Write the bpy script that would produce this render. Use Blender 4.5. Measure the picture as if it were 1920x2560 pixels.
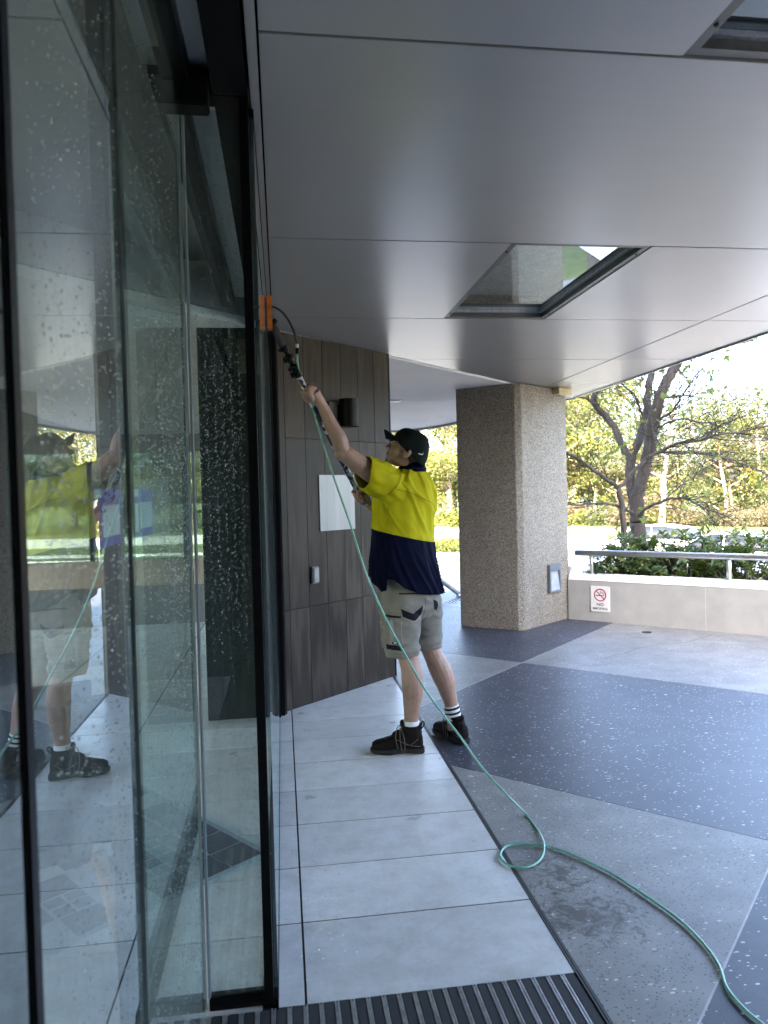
import bpy, bmesh, math, random
from mathutils import Vector, Matrix, noise
from mathutils.bvhtree import BVHTree

for o in list(bpy.data.objects):
    bpy.data.objects.remove(o)
SC = bpy.context.scene
COL = SC.collection
R = math.radians

# ------------------------------------------------------------------ camera
cam = bpy.data.cameras.new("camera")
cam.sensor_fit = 'VERTICAL'
cam.sensor_height = 36.0
cam.lens = 36.0 * 1850.0 / 2560.0
cam.clip_start = 0.05
cam.clip_end = 600
cam.dof.use_dof = True
cam.dof.focus_distance = 4.1
cam.dof.aperture_fstop = 5.6
co = bpy.data.objects.new("camera", cam)
COL.objects.link(co)
CAM_H = 1.42
yaw, pitch, roll = math.atan(257 / 1850.0) - 0.0006, math.atan(46 / 1850.0), 0.025
Fv = Vector((math.sin(yaw) * math.cos(pitch), math.cos(yaw) * math.cos(pitch), -math.sin(pitch)))
Rv = Vector((math.cos(yaw), -math.sin(yaw), 0))
Uv = Rv.cross(Fv)
R2 = Rv * math.cos(roll) - Uv * math.sin(roll)
U2 = Uv * math.cos(roll) + Rv * math.sin(roll)
M = Matrix((R2, U2, -Fv)).transposed().to_4x4()
M.translation = Vector((0, 0, CAM_H))
co.matrix_world = M
SC.camera = co

# ------------------------------------------------------------------ sky, sun, exposure
SUN_EL, SUN_AZ = 31.0, 208.0            # azimuth clockwise from +Y: behind and to the left of the camera
wd = bpy.data.worlds.new("World")
SC.world = wd
wd.use_nodes = True
wn = wd.node_tree
sky = wn.nodes.new('ShaderNodeTexSky')
sky.sky_type = 'NISHITA'
sky.sun_disc = False
sky.sun_elevation = R(SUN_EL)
sky.sun_rotation = R(SUN_AZ)
sky.air_density = 0.75
sky.dust_density = 6.0
sky.ozone_density = 0.6
bg = next(n for n in wn.nodes if n.type == 'BACKGROUND')
wn.links.new(sky.outputs[0], bg.inputs[0])
bg.inputs[1].default_value = 0.15
sl = bpy.data.lights.new("sun", 'SUN')
sl.energy = 2.0
sl.angle = R(0.6)
sl.color = (1.0, 0.93, 0.8)
so = bpy.data.objects.new("sun", sl)
COL.objects.link(so)
sd = Vector((math.sin(R(SUN_AZ)) * math.cos(R(SUN_EL)), math.cos(R(SUN_AZ)) * math.cos(R(SUN_EL)), math.sin(R(SUN_EL))))
so.rotation_euler = (-sd).to_track_quat('-Z', 'Y').to_euler()
vs = SC.view_settings
vs.view_transform = 'Standard'
vs.look = 'None'
vs.exposure = 4.5
vs.gamma = 1.0
vs.use_curve_mapping = False
SC.render.engine = 'CYCLES'
SC.cycles.max_bounces = 10
SC.cycles.diffuse_bounces = 5
SC.cycles.glossy_bounces = 5
SC.cycles.transmission_bounces = 8
SC.cycles.transparent_max_bounces = 16
SC.cycles.caustics_reflective = False
SC.cycles.caustics_refractive = False

# ------------------------------------------------------------------ helpers
def link(o, parent=None):
    COL.objects.link(o)
    if parent is not None:
        o.parent = parent
    return o

def tag(o, label=None, cat=None, group=None, kind=None):
    if label: o['label'] = label
    if cat: o['category'] = cat
    if group: o['group'] = group
    if kind: o['kind'] = kind
    return o

def empty(name, loc=(0, 0, 0), rz=0.0, label=None, cat=None, group=None, kind=None):
    o = bpy.data.objects.new(name, None)
    o.empty_display_size = 0.1
    o.location = loc
    o.rotation_euler = (0, 0, rz)
    link(o)
    return tag(o, label, cat, group, kind)

class MB:
    """collects boxes, tubes, lofts ... and links them as one mesh object"""
    def __init__(self):
        self.v, self.f, self.mi = [], [], []
        self.cur = 0
    def add(self, vs, fs):
        n = len(self.v)
        self.v += [tuple(p) for p in vs]
        self.f += [tuple(i + n for i in f) for f in fs]
        self.mi += [self.cur] * len(fs)
        return self
    def box(self, x0, x1, y0, y1, z0, z1):
        vs = [(x, y, z) for x in (x0, x1) for y in (y0, y1) for z in (z0, z1)]
        return self.add(vs, [(0, 1, 3, 2), (4, 6, 7, 5), (0, 4, 5, 1), (2, 3, 7, 6), (0, 2, 6, 4), (1, 5, 7, 3)])
    def obox(self, c, ax, ay, az, hx, hy, hz):
        c, ax, ay, az = Vector(c), Vector(ax).normalized(), Vector(ay).normalized(), Vector(az).normalized()
        vs = [c + ax * hx * i + ay * hy * j + az * hz * k for i in (-1, 1) for j in (-1, 1) for k in (-1, 1)]
        return self.add(vs, [(0, 1, 3, 2), (4, 6, 7, 5), (0, 4, 5, 1), (2, 3, 7, 6), (0, 2, 6, 4), (1, 5, 7, 3)])
    def prism(self, poly, z0, z1):
        n = len(poly)
        a = sum(poly[i][0] * poly[(i + 1) % n][1] - poly[(i + 1) % n][0] * poly[i][1] for i in range(n))
        if a < 0: poly = poly[::-1]
        vs = [(p[0], p[1], z0) for p in poly] + [(p[0], p[1], z1) for p in poly]
        fs = [tuple(range(n))[::-1], tuple(range(n, 2 * n))] + [(i, (i + 1) % n, n + (i + 1) % n, n + i) for i in range(n)]
        return self.add(vs, fs)
    def loft(self, rings, cap=True):
        n = len(rings[0])
        vs = [p for r in rings for p in r]
        fs = []
        for k in range(len(rings) - 1):
            for i in range(n):
                fs.append((k * n + i, k * n + (i + 1) % n, (k + 1) * n + (i + 1) % n, (k + 1) * n + i))
        if cap:
            fs.append(tuple(range(n))[::-1])
            fs.append(tuple(range((len(rings) - 1) * n, len(rings) * n)))
        return self.add(vs, fs)
    def tube(self, pts, rad, n=8, cap=True, sq=None):
        pts = [Vector(p) for p in pts]
        if not isinstance(rad, (list, tuple)): rad = [rad] * len(pts)
        rings = []
        ref = None
        for i, p in enumerate(pts):
            t = (pts[min(i + 1, len(pts) - 1)] - pts[max(i - 1, 0)]).normalized()
            if ref is None:
                ref = Vector((0, 0, 1)) if abs(t.z) < 0.9 else Vector((1, 0, 0))
            u = (ref - t * ref.dot(t)).normalized()
            ref = u
            w = t.cross(u)
            rings.append([p + (u * math.cos(a) + w * math.sin(a)) * rad[i] for a in (2 * math.pi * k / n for k in range(n))])
        return self.loft(rings, cap)
    def ell(self, c, ax, ay, az, nu=16, nv=10):
        """closed ellipsoid; ax, ay, az are radius vectors"""
        c, ax, ay, az = Vector(c), Vector(ax), Vector(ay), Vector(az)
        vs = [c - az]
        for j in range(1, nv):
            ph = -math.pi / 2 + math.pi * j / nv
            for i in range(nu):
                th = 2 * math.pi * i / nu
                vs.append(c + (ax * math.cos(th) + ay * math.sin(th)) * math.cos(ph) + az * math.sin(ph))
        vs.append(c + az)
        fs = []
        for i in range(nu):
            fs.append((0, 1 + (i + 1) % nu, 1 + i))
            b = 1 + (nv - 2) * nu
            fs.append((b + i, b + (i + 1) % nu, len(vs) - 1))
            for j in range(nv - 2):
                fs.append((1 + j * nu + i, 1 + j * nu + (i + 1) % nu, 1 + (j + 1) * nu + (i + 1) % nu, 1 + (j + 1) * nu + i))
        return self.add(vs, fs)
    def sph(self, c, r, nu=12, nv=8):
        return self.ell(c, (r, 0, 0), (0, r, 0), (0, 0, r), nu, nv)
    def mesh(self, name, mats, smooth=False):
        me = bpy.data.meshes.new(name)
        me.from_pydata(self.v, [], self.f)
        if mats is not None:
            for m in (mats if isinstance(mats, (list, tuple)) else [mats]): me.materials.append(m)
            if any(self.mi): me.polygons.foreach_set('material_index', self.mi)
        if smooth: me.polygons.foreach_set('use_smooth', [True] * len(me.polygons))
        me.update()
        return me
    def build(self, name, mats, parent=None, smooth=False, bevel=0.0, fix=True):
        me = self.mesh(name, mats, smooth)
        if fix or bevel:
            bm = bmesh.new(); bm.from_mesh(me)
            bmesh.ops.recalc_face_normals(bm, faces=bm.faces)
            if bevel:
                es = [e for e in bm.edges if len(e.link_faces) == 2 and e.calc_face_angle(0) > 0.6]
                bmesh.ops.bevel(bm, geom=es, offset=bevel, segments=2, affect='EDGES', clamp_overlap=True)
            bm.to_mesh(me); bm.free()
        return link(bpy.data.objects.new(name, me), parent)

def box_obj(name, b, mat, parent=None, bevel=0.0):
    return MB().box(*b).build(name, mat, parent, bevel=bevel)

def remeshed(mb, name, mat, voxel, smooth_it=6, fac=0.5, parent=None):
    """union of overlapping closed volumes as ONE continuous surface"""
    me = mb.mesh(name + "_raw", None)
    bm = bmesh.new(); bm.from_mesh(me); bmesh.ops.recalc_face_normals(bm, faces=bm.faces); bm.to_mesh(me); bm.free()
    o = bpy.data.objects.new(name, me); COL.objects.link(o)
    m = o.modifiers.new("r", 'REMESH'); m.mode = 'VOXEL'; m.voxel_size = voxel
    s = o.modifiers.new("s", 'SMOOTH'); s.factor = fac; s.iterations = smooth_it
    dg = bpy.context.evaluated_depsgraph_get()
    me2 = bpy.data.meshes.new_from_object(o.evaluated_get(dg))
    COL.objects.unlink(o); bpy.data.objects.remove(o)
    me2.name = name
    me2.materials.clear(); me2.materials.append(mat)
    me2.polygons.foreach_set('use_smooth', [True] * len(me2.polygons))
    return link(bpy.data.objects.new(name, me2), parent)

def lerp(a, b, t): return a + (b - a) * t
def interp(keys, x):
    """keys: list of tuples (x, v1, v2 ...) sorted ascending; smooth interpolation"""
    if x <= keys[0][0]: return keys[0][1:]
    for k in range(len(keys) - 1):
        a, b = keys[k], keys[k + 1]
        if x <= b[0]:
            t = (x - a[0]) / (b[0] - a[0])
            return tuple(lerp(a[i], b[i], t) for i in range(1, len(a)))
    return keys[-1][1:]
def catmull(pts, n=6):
    P = [Vector(p) for p in pts]
    out = []
    for i in range(len(P) - 1):
        p0, p1, p2, p3 = P[max(i - 1, 0)], P[i], P[i + 1], P[min(i + 2, len(P) - 1)]
        for k in range(n):
            t = k / n
            out.append(0.5 * ((2 * p1) + (p2 - p0) * t + (2 * p0 - 5 * p1 + 4 * p2 - p3) * t * t + (3 * p1 - p0 - 3 * p2 + p3) * t ** 3))
    out.append(P[-1])
    return out
def clip_poly(poly, a, b, c):
    """keep a*x + b*y <= c"""
    out = []
    for i in range(len(poly)):
        p, q = poly[i], poly[(i + 1) % len(poly)]
        dp, dq = a * p[0] + b * p[1] - c, a * q[0] + b * q[1] - c
        if dp <= 0: out.append(p)
        if (dp < 0 < dq) or (dq < 0 < dp):
            t = dp / (dp - dq)
            out.append((p[0] + (q[0] - p[0]) * t, p[1] + (q[1] - p[1]) * t))
    return out

# ------------------------------------------------------------------ materials
class NT:
    def __init__(self, name):
        self.m = bpy.data.materials.new(name)
        self.m.use_nodes = True
        self.t = self.m.node_tree
        self.t.nodes.clear()
        self.out = self.n('ShaderNodeOutputMaterial')
    def n(self, typ, **kw):
        nd = self.t.nodes.new(typ)
        for k, v in kw.items(): setattr(nd, k, v)
        return nd
    def l(self, a, b): self.t.links.new(a, b)
    def val(self, sock, v):
        if hasattr(v, 'is_linked') or hasattr(v, 'links'): self.l(v, sock)
        else: sock.default_value = v
    def coord(self, kind='Object'):
        return self.n('ShaderNodeTexCoord').outputs[kind]
    def mapping(self, vec, scale=(1, 1, 1), rot=(0, 0, 0), loc=(0, 0, 0)):
        mp = self.n('ShaderNodeMapping')
        mp.inputs['Scale'].default_value = scale
        mp.inputs['Rotation'].default_value = rot
        mp.inputs['Location'].default_value = loc
        self.l(vec, mp.inputs[0]); return mp.outputs[0]
    def noise(self, vec, scale, detail=4, rough=0.55, dist=0.0):
        nd = self.n('ShaderNodeTexNoise')
        nd.inputs['Scale'].default_value = scale; nd.inputs['Detail'].default_value = detail
        nd.inputs['Roughness'].default_value = rough; nd.inputs['Distortion'].default_value = dist
        if vec is not None: self.l(vec, nd.inputs['Vector'])
        return nd.outputs['Fac']
    def voro(self, vec, scale, feature='F1', rnd=1.0):
        nd = self.n('ShaderNodeTexVoronoi', feature=feature)
        nd.inputs['Scale'].default_value = scale; nd.inputs['Randomness'].default_value = rnd
        if vec is not None: self.l(vec, nd.inputs['Vector'])
        return nd
    def ramp(self, fac, stops, interp='LINEAR'):
        nd = self.n('ShaderNodeValToRGB')
        cr = nd.color_ramp; cr.interpolation = interp
        while len(cr.elements) < len(stops): cr.elements.new(0.5)
        for e, (p, c) in zip(cr.elements, stops):
            e.position = p
            e.color = (c, c, c, 1) if isinstance(c, (int, float)) else (*c, 1)
        self.l(fac, nd.inputs[0]); return nd.outputs[0]
    def mix(self, fac, a, b, mode='MIX'):
        nd = self.n('ShaderNodeMix', data_type='RGBA', blend_type=mode)
        for s, v in ((nd.inputs['Factor'], fac), (nd.inputs['A'], a), (nd.inputs['B'], b)):
            pass
        ins = [s for s in nd.inputs if s.enabled]
        for s, v in zip(ins, (fac, a, b)):
            if isinstance(v, tuple): s.default_value = (*v, 1) if len(v) == 3 else v
            elif isinstance(v, (int, float)): s.default_value = v
            else: self.l(v, s)
        return [o for o in nd.outputs if o.enabled][0]
    def math(self, op, a, b=0.0, clamp=False):
        nd = self.n('ShaderNodeMath', operation=op, use_clamp=clamp)
        for s, v in zip(nd.inputs, (a, b)):
            if isinstance(v, (int, float)): s.default_value = v
            else: self.l(v, s)
        return nd.outputs[0]
    def pbsdf(self, color, rough=0.5, metal=0.0, normal=None, **kw):
        nd = self.n('ShaderNodeBsdfPrincipled')
        for k, v in (('Base Color', color), ('Roughness', rough), ('Metallic', metal), *kw.items()):
            s = nd.inputs[k]
            if isinstance(v, tuple): s.default_value = (*v, 1) if (len(v) == 3 and s.type == 'RGBA') else v
            elif isinstance(v, (int, float)): s.default_value = v
            else: self.l(v, s)
        if normal is not None: self.l(normal, nd.inputs['Normal'])
        return nd.outputs[0]
    def bump(self, h, strength=0.3, dist=0.002):
        nd = self.n('ShaderNodeBump')
        nd.inputs['Strength'].default_value = strength; nd.inputs['Distance'].default_value = dist
        self.l(h, nd.inputs['Height']); return nd.outputs[0]
    def done(self, sh):
        self.l(sh, self.out.inputs['Surface']); return self.m

def plain(name, col, rough=0.5, metal=0.0, scale=18.0, amt=0.18, bump=0.12, bscale=None, **kw):
    t = NT(name); c = t.coord()
    n = t.noise(c, scale, 5)
    a = tuple(x * (1 - amt) for x in col); b = tuple(min(1, x * (1 + amt)) for x in col)
    cc = t.ramp(n, [(0.3, a), (0.7, b)])
    rr = t.ramp(n, [(0.3, max(0, rough - 0.06)), (0.7, min(1, rough + 0.06))])
    nb = t.bump(t.noise(c, bscale or scale * 6, 4), bump, 0.002)
    return t.done(t.pbsdf(cc, rr, metal, nb, **kw))

def rnd_val(t, lo, hi):
    oi = t.n('ShaderNodeObjectInfo')
    mr = t.n('ShaderNodeMapRange')
    mr.inputs[3].default_value = lo; mr.inputs[4].default_value = hi
    t.l(oi.outputs['Random'], mr.inputs[0]); return mr.outputs[0]

def mat_tile():
    t = NT('pale_porcelain'); c = t.coord()
    big = t.noise(c, 3.0, 6, 0.6, 0.4)
    fine = t.noise(c, 60, 4)
    base = t.ramp(big, [(0.25, (0.55, 0.54, 0.52)), (0.5, (0.67, 0.66, 0.64)), (0.75, (0.74, 0.73, 0.71))])
    base = t.mix(0.35, base, t.ramp(fine, [(0.3, (0.52, 0.53, 0.54)), (0.7, (0.7, 0.71, 0.72))]))
    scr = t.noise(t.mapping(c, (3, 22, 1), (0, 0, 0.5)), 6, 5)
    base = t.mix(t.ramp(scr, [(0.62, 0.0), (0.72, 0.35)]), base, (0.48, 0.48, 0.47))
    dirt = t.noise(c, 9, 6, 0.7)
    base = t.mix(t.ramp(dirt, [(0.42, 0.0), (0.8, 0.75)]), base, (0.40, 0.385, 0.35))
    hs = t.n('ShaderNodeHueSaturation'); t.l(base, hs.inputs['Color']); t.l(rnd_val(t, 0.86, 1.06), hs.inputs['Value'])
    wet = t.ramp(t.noise(c, 4.5, 5, 0.6), [(0.3, 0.42), (0.75, 0.24)])
    return t.done(t.pbsdf(hs.outputs[0], wet, 0, t.bump(fine, 0.05, 0.001)))

def mat_terrazzo(name, base, chipd, chipl, dens, rough):
    t = NT(name); g = t.n('ShaderNodeNewGeometry').outputs['Position']
    mott = t.noise(g, 5, 5)
    col = t.mix(t.ramp(mott, [(0.35, 0.0), (0.7, 1.0)]), tuple(x * 0.82 for x in base), tuple(x * 1.18 for x in base))
    v1 = t.voro(g, 110)
    sel1 = t.ramp(v1.outputs['Color'], [(0.62, 0.0), (0.63, 1.0)], 'CONSTANT')
    m1 = t.math('MULTIPLY', sel1, t.ramp(v1.outputs['Distance'], [(0.3, 1.0), (0.42, 0.0)]))
    col = t.mix(m1, col, chipd)
    vv = t.n('ShaderNodeSeparateColor'); 
    wv = t.noise(g, 25, 2)
    # stretched flakes of white marble, three sizes
    for sc, rot, thr, rad in ((34, 0.4, 1 - dens, 0.26), (62, 1.3, 1 - dens * 1.5, 0.3), (15, 2.2, 1 - dens * 0.6, 0.17)):
        mv = t.mapping(g, (1, 1.9, 1), (0, 0, rot))
        v = t.voro(mv, sc)
        sp = t.n('ShaderNodeSeparateColor'); t.l(v.outputs['Color'], sp.inputs[0])
        sel = t.math('GREATER_THAN', sp.outputs[1], thr)
        edge = t.math('ADD', v.outputs['Distance'], t.math('MULTIPLY', t.math('SUBTRACT', wv, 0.5), 0.25))
        sz = t.math('MULTIPLY', sp.outputs[2], rad)
        m = t.math('MULTIPLY', sel, t.math('LESS_THAN', edge, sz))
        col = t.mix(m, col, t.mix(sp.outputs[0], tuple(x * 0.6 for x in chipl), chipl))
    sc_ = t.noise(t.mapping(g, (1, 3.2, 1), (0, 0, -0.7)), 1.1, 7, 0.7, 0.8)
    col = t.mix(t.ramp(sc_, [(0.45, 0.0), (0.75, 0.22)]), col, tuple(min(1, x * 1.9 + 0.03) for x in base))
    # ground-in dirt of the paving by the strip edge
    d = t.noise(t.mapping(g, (5, 3, 1), (0, 0, 0.4)), 1.6, 6, 0.72, 0.6)
    col = t.mix(t.ramp(d, [(0.62, 0.0), (0.76, 0.6)]), col, (0.035, 0.03, 0.022))
    for (cx0, cy0, rad0) in ((0.955, 2.33, 0.30), (0.98, 2.62, 0.2)):      # old spill by the strip
        vd = t.n('ShaderNodeVectorMath', operation='DISTANCE'); t.l(g, vd.inputs[0]); vd.inputs[1].default_value = (cx0, cy0, 0)
        near = t.math('SUBTRACT', 1.0, t.math('DIVIDE', vd.outputs['Value'], rad0), True)
        sp_n = t.math('ADD', t.noise(g, 16, 6, 0.75, 1.0), t.math('MULTIPLY', near, 0.22))
        col = t.mix(t.math('MULTIPLY', t.ramp(sp_n, [(0.6, 0.0), (0.72, 0.8)]), t.ramp(near, [(0.0, 0.0), (0.3, 1.0)])), col, (0.035, 0.028, 0.016))
    rr = t.ramp(t.noise(g, 2.2, 6, 0.65), [(0.1, rough - 0.03), (0.9, rough + 0.06)])
    return t.done(t.pbsdf(col, rr, 0, t.bump(t.noise(g, 160, 3), 0.06, 0.001)))

def mat_woodtile():
    t = NT('dark_woodgrain_tile'); c = t.coord()
    oi = t.n('ShaderNodeObjectInfo')
    va = t.n('ShaderNodeVectorMath', operation='ADD'); t.l(c, va.inputs[0])
    sc = t.n('ShaderNodeVectorMath', operation='SCALE'); t.l(oi.outputs['Random'], sc.inputs['Scale']); sc.inputs[0].default_value = (17, 31, 53)
    t.l(sc.outputs[0], va.inputs[1])
    g1 = t.noise(t.mapping(va.outputs[0], (26, 26, 1.6)), 2.0, 7, 0.62, 1.2)
    wv = t.n('ShaderNodeTexWave', wave_type='RINGS'); wv.inputs['Scale'].default_value = 3.2
    wv.inputs['Distortion'].default_value = 5; wv.inputs['Detail'].default_value = 4
    t.l(t.mapping(va.outputs[0], (5, 5, 0.5)), wv.inputs['Vector'])
    f = t.mix(0.4, g1, wv.outputs['Fac'])
    col = t.ramp(f, [(0.2, (0.012, 0.008, 0.005)), (0.5, (0.028, 0.021, 0.014)), (0.85, (0.062, 0.05, 0.036))])
    hs = t.n('ShaderNodeHueSaturation'); t.l(col, hs.inputs['Color']); t.l(rnd_val(t, 0.75, 1.2), hs.inputs['Value'])
    return t.done(t.pbsdf(hs.outputs[0], t.ramp(f, [(0.2, 0.38), (0.8, 0.52)]), 0, t.bump(f, 0.25, 0.002), **{'Specular IOR Level': 0.2}))

def mat_aggregate():
    t = NT('exposed_aggregate'); c = t.coord()
    v = t.voro(c, 150)
    sp = t.n('ShaderNodeSeparateColor'); t.l(v.outputs['Color'], sp.inputs[0])
    peb = t.ramp(sp.outputs[0], [(0.0, (0.10, 0.08, 0.06)), (0.2, (0.36, 0.3, 0.22)), (0.5, (0.6, 0.54, 0.43)), (0.75, (0.74, 0.69, 0.6)), (1.0, (0.36, 0.26, 0.17))])
    e = t.voro(c, 150, 'DISTANCE_TO_EDGE')
    m = t.ramp(e.outputs['Distance'], [(0.02, 0.0), (0.16, 1.0)])
    col = t.mix(m, (0.17, 0.15, 0.12), peb)
    big = t.noise(t.mapping(c, (3, 3, 0.8)), 1.3, 5)
    col = t.mix(t.ramp(big, [(0.4, 0.0), (0.75, 0.3)]), col, (0.14, 0.11, 0.08))
    return t.done(t.pbsdf(col, 0.62, 0, t.bump(m, 1.0, 0.006)))

def mat_canopy():
    t = NT('silver_composite_panel'); c = t.n('ShaderNodeNewGeometry').outputs['Position']
    n = t.noise(c, 1.1, 5, 0.6)
    col = t.ramp(n, [(0.0, (0.39, 0.395, 0.405)), (1.0, (0.47, 0.475, 0.48))])
    sm = t.noise(t.mapping(c, (0.6, 5, 1)), 3.0, 5, 0.6)
    col = t.mix(t.ramp(sm, [(0.0, 0.0), (1.0, 0.22)]), col, (0.3, 0.295, 0.29))
    rr = t.ramp(t.noise(c, 0.8, 2, 0.5), [(0.0, 0.285), (1.0, 0.335)])
    return t.done(t.pbsdf(col, rr, 0.42))

def mat_glass(name, tint, boost=1.0, dirt=0.0):
    """clear sheet: fresnel mirror over tinted see-through; inner faces only pass light on"""
    t = NT(name)
    geo = t.n('ShaderNodeNewGeometry')
    fr = t.n('ShaderNodeFresnel'); fr.inputs['IOR'].default_value = 1.5
    two = t.math('DIVIDE', t.math('MULTIPLY', fr.outputs[0], 2.0 * boost), t.math('ADD', fr.outputs[0], 1.0), True)
    fac = t.math('MULTIPLY', two, t.math('SUBTRACT', 1.0, geo.outputs['Backfacing']))
    tr = t.n('ShaderNodeBsdfTransparent')
    tc = t.mix(geo.outputs['Backfacing'], tint, (1.0, 1.0, 1.0)); t.l(tc, tr.inputs[0])
    gl = t.n('ShaderNodeBsdfGlossy'); gl.inputs['Roughness'].default_value = 0.0; gl.inputs['Color'].default_value = (0.90, 0.98, 0.97, 1)
    mx = t.n('ShaderNodeMixShader'); t.l(fac, mx.inputs[0]); t.l(tr.outputs[0], mx.inputs[1]); t.l(gl.outputs[0], mx.inputs[2])
    sh = mx.outputs[0]
    if dirt:  # streaky dirt film, kept strong to paint milky haze into the pane
        c = t.coord()
        st = t.noise(t.mapping(c, (40, 40, 1.2)), 1.0, 5, 0.6)
        sp = t.noise(c, 90, 3)
        d = t.math('MULTIPLY', t.ramp(st, [(0.45, 0.25), (0.75, 1.0)]), t.ramp(sp, [(0.45, 0.3), (0.7, 1.0)]))
        d = t.math('MULTIPLY', d, dirt)
        df = t.n('ShaderNodeBsdfDiffuse'); df.inputs[0].default_value = (0.5, 0.6, 0.6, 1)
        m2 = t.n('ShaderNodeMixShader'); t.l(d, m2.inputs[0]); t.l(sh, m2.inputs[1]); t.l(df.outputs[0], m2.inputs[2])
        sh = m2.outputs[0]
    return t.done(sh)

def mat_leaf(name, c1, c2, transl=0.4, rough=0.5, c3=None):
    t = NT(name)
    geo = t.n('ShaderNodeNewGeometry')
    rp = geo.outputs['Random Per Island']
    stops = [(0.0, c1), (0.8 if c3 else 1.0, c2)] + ([(0.93, c3)] if c3 else [])
    col = t.ramp(rp, stops)
    p = t.pbsdf(col, rough)
    tl = t.n('ShaderNodeBsdfTranslucent'); t.l(t.mix(0.5, col, (0.22, 0.26, 0.03)), tl.inputs[0])
    mx = t.n('ShaderNodeMixShader'); mx.inputs[0].default_value = transl
    t.l(p, mx.inputs[1]); t.l(tl.outputs[0], mx.inputs[2])
    return t.done(mx.outputs[0])

def mat_skin():
    t = NT('skin'); c = t.coord()
    n = t.noise(c, 14, 5); f = t.noise(c, 160, 3)
    col = t.ramp(n, [(0.25, (0.25, 0.145, 0.10)), (0.5, (0.35, 0.22, 0.16)), (0.75, (0.38, 0.19, 0.14))])
    return t.done(t.pbsdf(col, 0.48, 0, t.bump(f, 0.12, 0.001), **{'Subsurface Weight': 0.08, 'Subsurface Radius': (0.02, 0.008, 0.004)}))

def mat_cloth(name, col, amt=0.12, rough=0.85, weave=900, stain=None):
    t = NT(name); c = t.coord()
    n = t.noise(c, 12, 5)
    cc = t.ramp(n, [(0.3, tuple(x * (1 - amt) for x in col)), (0.7, tuple(min(1, x * (1 + amt)) for x in col))])
    if stain:
        s = t.noise(c, 22, 6, 0.7, 0.5)
        cc = t.mix(t.ramp(s, [(0.55, 0.0), (0.75, 0.6)]), cc, stain)
    h = t.math('ADD', t.noise(c, weave, 2), t.math('MULTIPLY', t.noise(c, 45, 4), 2.0))
    return t.done(t.pbsdf(cc, rough, 0, t.bump(h, 0.35, 0.0012), **{'Specular IOR Level': 0.08}))

def mat_bark(name, dark, light):
    t = NT(name); c = t.coord()
    n = t.noise(t.mapping(c, (9, 9, 2.5)), 2.5, 7, 0.65, 0.4)
    col = t.ramp(n, [(0.3, dark), (0.7, light)])
    return t.done(t.pbsdf(col, 0.85, 0, t.bump(n, 0.7, 0.02)))

def mat_pole():
    t = NT('pole_camouflage'); c = t.coord()
    v = t.noise(c, 34, 1, 0.4, 0.2)
    col = t.ramp(v, [(0.0, (0.006, 0.008, 0.03)), (0.53, (0.6, 0.62, 0.66))], 'CONSTANT')
    return t.done(t.pbsdf(col, 0.35))

M_TILE = mat_tile()
M_TER_D = mat_terrazzo('dark_terrazzo', (0.042, 0.046, 0.062), (0.022, 0.024, 0.032), (0.66, 0.66, 0.68), 0.2, 0.43)
M_TER_L = mat_terrazzo('grey_terrazzo', (0.20, 0.195, 0.185), (0.06, 0.058, 0.055), (0.66, 0.65, 0.62), 0.13, 0.45)
M_WOOD = mat_woodtile()
M_AGG = mat_aggregate()
M_CAN = mat_canopy()
M_GLASS = mat_glass('clear_wet_glass', (0.80, 0.90, 0.89), 1.25, 0.21)
M_GLASS_S = mat_glass('tinted_solar_glass', (0.15, 0.19, 0.17), 1.0)
M_GLASS_G = mat_glass('green_tinted_glass', (0.66, 0.82, 0.80), 1.1, 0.22)
M_SKYGLASS = mat_glass('skylight_glass', (0.75, 0.8, 0.82), 1.4, 0.05)
M_EDGE = plain('glass_edge_green', (0.05, 0.12, 0.10), 0.15, 0, 30, 0.3)
M_BLACK = plain('black_powder_coat', (0.0035, 0.0035, 0.004), 0.35, 0, 30, 0.3, 0.12, None, **{'Specular IOR Level': 0.12})
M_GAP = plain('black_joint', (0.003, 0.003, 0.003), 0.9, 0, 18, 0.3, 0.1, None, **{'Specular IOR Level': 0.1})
M_GROUT = plain('dark_grout', (0.014, 0.014, 0.015), 0.9, 0, 18, 0.3, 0.1, None, **{'Specular IOR Level': 0.15})
M_STEEL = plain('satin_steel', (0.55, 0.55, 0.54), 0.34, 0.85, 40, 0.05, 0.0)
M_ALU = plain('worn_aluminium', (0.55, 0.56, 0.58), 0.38, 0.9, 60, 0.25)
M_RUBBER = plain('black_ribbed_rubber', (0.014, 0.014, 0.016), 0.75, 0, 90, 0.5, 0.5, 260)
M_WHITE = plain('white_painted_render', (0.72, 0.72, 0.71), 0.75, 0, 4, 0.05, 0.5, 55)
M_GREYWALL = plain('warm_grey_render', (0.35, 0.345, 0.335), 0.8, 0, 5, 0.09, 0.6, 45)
M_SOFFIT = plain('white_soffit', (0.8, 0.8, 0.8), 0.7, 0, 2, 0.05)
M_DARKWALL = plain('interior_charcoal', (0.03, 0.032, 0.033), 0.5)
M_INTGREY = plain('interior_grey', (0.22, 0.22, 0.21), 0.7)
M_INTWHITE = plain('interior_white', (0.75, 0.76, 0.76), 0.7, 0, 3, 0.04)
M_BLACKGLASS = plain('black_back_painted_panel', (0.003, 0.005, 0.005), 0.35, 0, 12, 0.2, 0.02, None, **{'Specular IOR Level': 0.2})
M_DIV = plain('pale_divider_strip', (0.42, 0.42, 0.4), 0.5)
M_RUBBER2 = None
M_CONC = plain('building_concrete', (0.4, 0.39, 0.37), 0.8, 0, 3, 0.12)
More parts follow.
